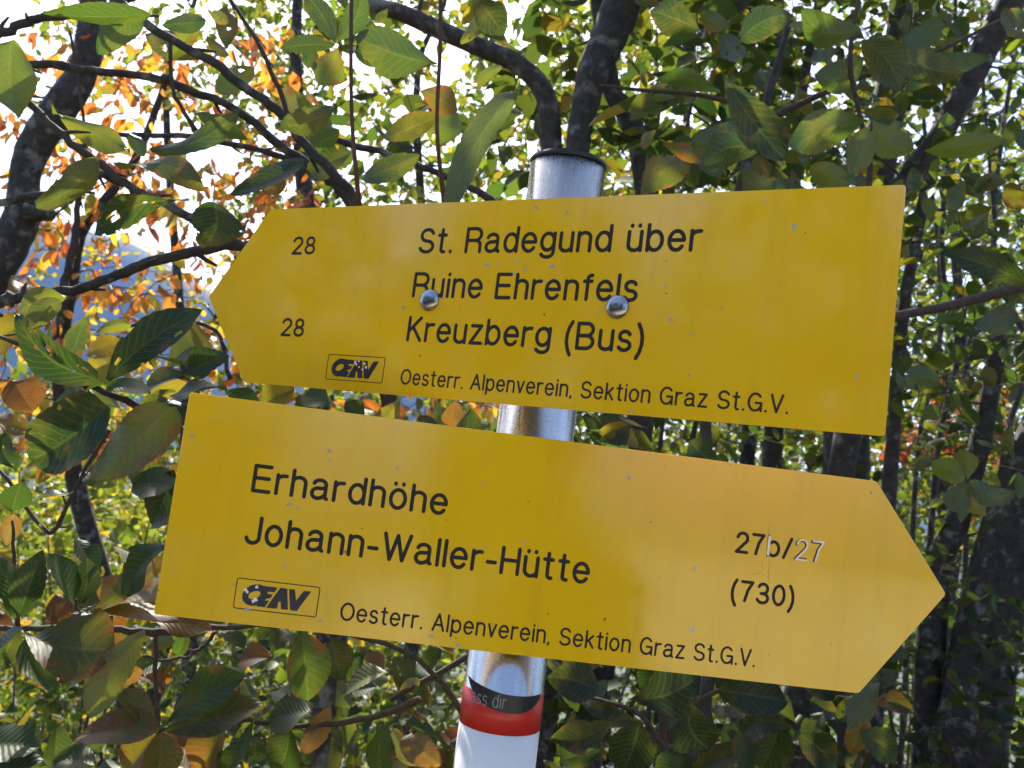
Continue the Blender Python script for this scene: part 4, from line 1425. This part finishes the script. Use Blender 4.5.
for a in [
    dict(b=(12, 512), t=(22, 482), wpx=30, d=.85, face=1, c=MG, roll=-.7), dict(b=(30, 500), t=(74, 490), wpx=14, d=.9, face=1, c=MG, roll=-.8), dict(b=(14, 514), t=(6, 545), wpx=20, d=.9, face=-1, c=TN, age=.5),
    dict(b=(172, 488), t=(132, 482), wpx=26, d=.78, face=1, c=MG, roll=-1.0), dict(b=(174, 470), t=(148, 528), wpx=38, d=.8, face=1, c=DG, roll=.3), dict(b=(74, 536), t=(102, 572), wpx=26, d=.85, face=1, c=DG),
    dict(b=(16, 618), t=(-6, 552), wpx=30, d=.75, face=1, c=MG, roll=-.8), dict(b=(18, 618), t=(38, 552), wpx=34, d=.75, face=1, c=DG, roll=.3), dict(b=(74, 604), t=(52, 552), wpx=46, d=.75, face=1, c=MG, roll=-.85),
    dict(b=(80, 605), t=(86, 558), wpx=26, d=.78, face=1, c=DG, roll=.5), dict(b=(92, 610), t=(132, 568), wpx=22, d=.8, face=-1, c=OL, age=.3, roll=.3), dict(b=(80, 612), t=(170, 556), wpx=28, d=.85, face=-1, c=TN, age=.35, roll=.3),
    dict(b=(96, 612), t=(166, 590), wpx=30, d=.82, face=1, c=TN, age=.4, roll=-.8), dict(b=(100, 612), t=(178, 616), wpx=30, d=.82, face=1, c=TN, age=.5, roll=-.9), dict(b=(165, 545), t=(120, 594), wpx=26, d=.74, face=1, c=MG, roll=.3),
    dict(b=(112, 625), t=(70, 610), wpx=20, d=.85, face=1, c=DG), dict(b=(150, 622), t=(212, 628), wpx=16, d=.85, face=1, c=TN, age=.6, roll=-.9), dict(b=(100, 600), t=(120, 575), wpx=24, d=.9, face=-1, c=OL, age=.7),
    dict(b=(24, 634), t=(114, 642), wpx=40, d=.74, face=1, c=OL, age=.25, roll=-.45), dict(b=(24, 640), t=(60, 690), wpx=34, d=.85, face=1, c=MG), dict(b=(22, 632), t=(-16, 660), wpx=22, d=.8, face=1, c=DG, roll=-.5), dict(b=(70, 660), t=(40, 686), wpx=18, d=1.0, face=-1, c=RU, age=.6),
    dict(b=(145, 632), t=(90, 708), wpx=38, d=.74, face=-1, c=YG, age=.28, roll=.25, curl=.2), dict(b=(120, 690), t=(145, 664), wpx=16, d=.85, face=-1, c=RU, age=.8, curl=.4), dict(b=(66, 690), t=(92, 672), wpx=12, d=.9, face=1, c=MG, roll=-.9),
    dict(b=(157, 731), t=(74, 732), wpx=30, d=.74, face=1, c=OL, age=.5, roll=.3), dict(b=(160, 730), t=(120, 688), wpx=30, d=.76, face=1, c=OL, age=.2, roll=.1), dict(b=(161, 729), t=(240, 672), wpx=24, d=.76, face=1, c=MG, roll=-.55),
    dict(b=(166, 731), t=(262, 700), wpx=26, d=.78, face=1, c=OL, age=.2, roll=-.5), dict(b=(160, 733), t=(158, 790), wpx=40, d=.74, face=1, c=OL, age=.3, roll=.2), dict(b=(156, 734), t=(118, 774), wpx=26, d=.8, face=1, c=YE, age=.3),
    dict(b=(272, 655), t=(236, 662), wpx=20, d=.8, face=1, c=RU, age=.7, roll=.4), dict(b=(302, 632), t=(312, 702), wpx=44, d=.76, face=1, c=MG, age=.28, roll=.1), dict(b=(388, 672), t=(340, 694), wpx=24, d=.82, face=1, c=YG, age=.35, roll=.3),
    dict(b=(330, 705), t=(306, 752), wpx=26, d=.85, face=-1, c=RU, age=.7), dict(b=(225, 722), t=(192, 770), wpx=30, d=.8, face=1, c=OL, age=.65), dict(b=(312, 712), t=(268, 720), wpx=24, d=.8, face=1, c=MG, roll=-.9),
    dict(b=(258, 715), t=(214, 774), wpx=22, d=.78, face=1, c=MG, roll=-.4), dict(b=(290, 727), t=(272, 776), wpx=34, d=.82, face=1, c=MG), dict(b=(380, 722), t=(382, 778), wpx=26, d=.85, face=1, c=MG), dict(b=(400, 740), t=(440, 765), wpx=30, d=.9, face=-1, c=RU, age=.6),
    dict(b=(270, 640), t=(248, 668), wpx=20, d=.9, face=1, c=DG), dict(b=(330, 640), t=(345, 680), wpx=30, d=.9, face=1, c=DG), dict(b=(400, 690), t=(420, 680), wpx=16, d=.95, face=-1, c=YE), dict(b=(262, 690), t=(320, 682), wpx=18, d=.95, face=1, c=MG, roll=-.9), dict(b=(365, 655), t=(385, 668), wpx=24, d=1.0, face=1, c=RU, age=.5),
    dict(b=(-20, 745), t=(40, 742), wpx=30, d=.8, face=1, c=MG, roll=-.5), dict(b=(-5, 770), t=(45, 762), wpx=24, d=.8, face=1, c=DG, roll=-.5), dict(b=(95, 765), t=(52, 758), wpx=20, d=.9, face=1, c=MG, roll=-.8),
]: big_leaf(**a)
scatter_leaves(16, 425, 500, 470, 590, .84, 1.0, -1, [DG, MG], lw=(95, 125))  # unseen leaves added behind the lower sign to keep sun off the white band
scatter_leaves(95, -20, 460, 560, 780, .95, 1.5, 1, [DG, MG, OL, MG, YE, RU])
end_leaves(sh2)

UPW[0] = .15
# overhanging boughs above the square end, in shade
sh3 = empty("viburnum_shrub", base_of(P(760, 600, 1.3)))
tag(sh3, "shaded large-leaved boughs overhanging the square end of the upper sign", "shrub")
hub = down_to_ground(*trace(1.35, [(790, 20, 6), (770, 90, 8), (745, 170, 10), (725, 260, 11), (705, 420, 12), (722, 560, 13), (708, 680, 14), (690, 800, 15)]))
mb = MB(); mb.tube(hub[0], hub[1], 8); mb.build("trunk", M_BARK, sh3)
for d_, rows in [(1.25, [(600, 85, 3), (640, 90, 4), (700, 95, 5), (745, 110, 6), (760, 140, 8)]), (1.2, [(1060, 280, 11), (1017, 288, 11), (972, 300, 10), (940, 308, 9), (897, 316, 9), (850, 330, 9), (750, 380, 10)]),
                 (1.15, [(860, -10, 4), (850, 60, 5), (862, 125, 5), (870, 170, 6), (850, 230, 8), (745, 300, 9)]), (1.2, [(1000, 20, 3), (940, 50, 4), (880, 70, 5), (820, 95, 6), (765, 120, 7)])]:
    mb = MB(); pts, rr = trace(d_, rows); mb.tube(pts, rr, 8, True, .12); mb.build("branch", M_TWIG, sh3)
begin_leaves()
for a in [
    dict(b=(722, 74), t=(788, 160), wpx=44, d=1.0, face=1, c=(.022, .048, .024), roll=.2), dict(b=(866, 122), t=(786, 150), wpx=44, d=1.05, face=-1, c=MG, roll=.1), dict(b=(720, 92), t=(648, 78), wpx=24, d=1.15, face=-1, c=MG, roll=.5),
    dict(b=(860, 30), t=(800, 10), wpx=34, d=1.1, face=-1, c=MG), dict(b=(862, 40), t=(900, 92), wpx=40, d=1.1, face=-1, c=DG), dict(b=(864, 60), t=(812, 78), wpx=34, d=1.15, face=-1, c=MG), dict(b=(885, 55), t=(960, 75), wpx=34, d=1.15, face=-1, c=DG),
    dict(b=(905, 60), t=(940, 20), wpx=28, d=1.2, face=-1, c=MG), dict(b=(872, 120), t=(912, 150), wpx=34, d=1.1, face=-1, c=YG), dict(b=(868, 128), t=(850, 178), wpx=30, d=1.1, face=-1, c=YG, age=.1), dict(b=(760, 150), t=(700, 168), wpx=38, d=1.1, face=-1, c=DG),
    dict(b=(745, 120), t=(690, 145), wpx=30, d=1.2, face=-1, c=MG), dict(b=(690, 165), t=(640, 195), wpx=36, d=1.2, face=-1, c=OL, age=.35), dict(b=(660, 140), t=(720, 150), wpx=22, d=1.25, face=-1, c=OL, age=.7), dict(b=(740, 170), t=(790, 185), wpx=30, d=1.15, face=-1, c=DG),
    dict(b=(810, 165), t=(855, 182), wpx=26, d=1.1, face=-1, c=YG), dict(b=(900, 96), t=(985, 60), wpx=26, d=1.2, face=-1, c=MG), dict(b=(700, 30), t=(650, 10), wpx=34, d=1.2, face=-1, c=DG), dict(b=(740, 40), t=(790, 15), wpx=34, d=1.2, face=-1, c=DG),
    dict(b=(925, 150), t=(1000, 140), wpx=26, d=1.15, face=-1, c=YG), dict(b=(1036, 288), t=(946, 252), wpx=26, d=.95, face=1, c=DG, roll=.3), dict(b=(1017, 300), t=(975, 332), wpx=28, d=1.0, face=-1, c=DG), dict(b=(1010, 330), t=(985, 318), wpx=24, d=1.05, face=-1, c=MG),
    dict(b=(965, 480), t=(930, 462), wpx=26, d=1.3, face=-1, c=YG), dict(b=(968, 482), t=(1015, 492), wpx=24, d=1.3, face=-1, c=MG), dict(b=(966, 482), t=(952, 512), wpx=28, d=1.3, face=-1, c=MG), dict(b=(968, 480), t=(960, 448), wpx=22, d=1.3, face=-1, c=YG), dict(b=(968, 484), t=(985, 515), wpx=22, d=1.3, face=-1, c=YE, age=.3),
    dict(b=(940, 380), t=(905, 372), wpx=22, d=1.4, face=-1, c=MG), dict(b=(690, 440), t=(715, 465), wpx=30, d=1.2, face=1, c=DG), dict(b=(695, 452), t=(640, 470), wpx=24, d=1.2, face=1, c=DG, roll=-.3), dict(b=(630, 425), t=(600, 440), wpx=24, d=1.2, face=1, c=DG),
    dict(b=(600, 430), t=(640, 445), wpx=22, d=1.2, face=1, c=YE, age=.3),
]: big_leaf(**a)
scatter_leaves(85, 655, 1040, -20, 190, 1.2, 1.9, -1, [DG, DG, MG, OL], lw=(45, 85))
scatter_leaves(22, 880, 1040, 180, 520, 1.3, 1.9, -1, [MG, YG, OL], lw=(50, 80))
end_leaves(sh3)
# low leaves under the lower sign
SHADE[0] = .42  # low light under the sign put into the leaf colour
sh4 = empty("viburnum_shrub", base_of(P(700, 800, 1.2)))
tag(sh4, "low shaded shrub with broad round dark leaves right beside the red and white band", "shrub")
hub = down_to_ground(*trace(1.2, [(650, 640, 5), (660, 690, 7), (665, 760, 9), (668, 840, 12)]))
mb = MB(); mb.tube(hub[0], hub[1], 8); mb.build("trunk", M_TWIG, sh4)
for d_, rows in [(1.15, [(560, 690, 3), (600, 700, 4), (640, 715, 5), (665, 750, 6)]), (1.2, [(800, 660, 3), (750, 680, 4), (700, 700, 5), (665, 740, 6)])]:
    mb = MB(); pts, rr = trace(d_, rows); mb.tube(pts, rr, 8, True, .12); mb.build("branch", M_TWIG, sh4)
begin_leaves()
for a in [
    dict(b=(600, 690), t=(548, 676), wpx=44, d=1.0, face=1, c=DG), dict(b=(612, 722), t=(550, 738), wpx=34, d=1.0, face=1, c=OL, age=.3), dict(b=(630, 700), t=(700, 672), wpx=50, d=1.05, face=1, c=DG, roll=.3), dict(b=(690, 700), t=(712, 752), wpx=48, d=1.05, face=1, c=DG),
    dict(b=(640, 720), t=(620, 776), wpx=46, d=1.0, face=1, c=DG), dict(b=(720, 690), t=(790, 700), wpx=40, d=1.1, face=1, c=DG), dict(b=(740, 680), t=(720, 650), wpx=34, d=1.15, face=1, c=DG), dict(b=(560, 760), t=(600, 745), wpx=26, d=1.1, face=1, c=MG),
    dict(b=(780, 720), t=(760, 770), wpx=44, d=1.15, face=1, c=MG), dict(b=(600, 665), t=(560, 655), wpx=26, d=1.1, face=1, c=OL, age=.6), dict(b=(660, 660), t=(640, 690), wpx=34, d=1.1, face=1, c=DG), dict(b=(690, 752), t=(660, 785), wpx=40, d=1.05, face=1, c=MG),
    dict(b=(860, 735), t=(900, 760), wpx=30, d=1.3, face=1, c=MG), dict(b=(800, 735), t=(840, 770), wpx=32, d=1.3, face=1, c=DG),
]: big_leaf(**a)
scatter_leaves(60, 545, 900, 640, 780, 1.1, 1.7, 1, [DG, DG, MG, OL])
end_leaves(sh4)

# ------------------------------------------------------------------ behind the viewer: unseen trees added only as reflections in the boards and post
def mirror_tree(label, az, dist, half, h, k, pal, y0=.2):
    """az measured from straight back towards +x."""
    x, y = dist * math.sin(R(az)), -dist * math.cos(R(az))
    g = float(ground_z(x, y))
    root = empty("reflection_tree", (x, y, g))
    tag(root, label, "tree")
    mb = MB()
    t0 = .07 if k > 1000 else .025
    mb.tube([(x, y, g - .1), (x + .05, y, g + h * .4), (x - .04, y + .05, g + h * .95)], [t0, t0 * .7, t0 * .2], 8)
    mb.build("trunk", M_BARK, root)
    u = rng.uniform(-1, 1, (k * 3, 3))
    u = u[np.sum(u * u, 1) < 1][:k]
    k = len(u)
    zz = g + y0 + (u[:, 2] * .5 + .5) * (h - y0)
    taper = 1.15 - .55 * (u[:, 2] * .5 + .5)
    p_ = np.stack([x + u[:, 0] * half * taper, y + u[:, 1] * half * taper, zz], 1)
    leaf_mesh("crown", p_, rng.normal(0, 1, (k, 3)), rng.normal(0, .7, (k, 3)) + np.array([0, 0, .8]), rng.uniform(.09, .17, k), np.full(k, .85), palette(k, pal), M_LEAF, root)


mirror_tree("added bushy dark tree behind the viewpoint, mirrored in place of the viewer", 9.4, 4.8, .55, 3.4, 3600, GREEN_DARK)  # stands in for the viewer's dark reflection in the lower sign
mirror_tree("low round dark bush behind the viewpoint at the path's edge", 15, 4.3, .62, 1.36, 2600, GREEN_DARK, 0)
mirror_tree("tall dark tree behind the viewpoint at the rim of the clearing", -20, 6.0, 1.5, 5.5, 8000, GREEN_DARK, 0)
mirror_tree("thin airy tree far behind the viewpoint on the open side", 31, 15, 2.6, 6.0, 900, OLIVE)
mirror_tree("broad dark tree behind the viewpoint on the far side of the path", 72, 5.2, 1.5, 4.6, 5000, GREEN_DARK)
mirror_tree("leafy dark tree level with the viewpoint on the path side", 98, 4.6, 1.4, 4.6, 5000, GREEN_DARK)
mirror_tree("broad tree behind the viewpoint facing the upper sign's square end", -42, 6.0, 1.5, 5.0, 5000, GREEN_DARK + OLIVE[:1])
mirror_tree("dense tree behind the viewpoint facing the bolts of the upper sign", -62, 5.6, 1.5, 4.6, 5000, GREEN_DARK)
mirror_tree("leafy tree behind the viewpoint facing the upper sign's tip", -84, 5.6, 1.6, 5.0, 5000, GREEN_DARK + OLIVE[:1])
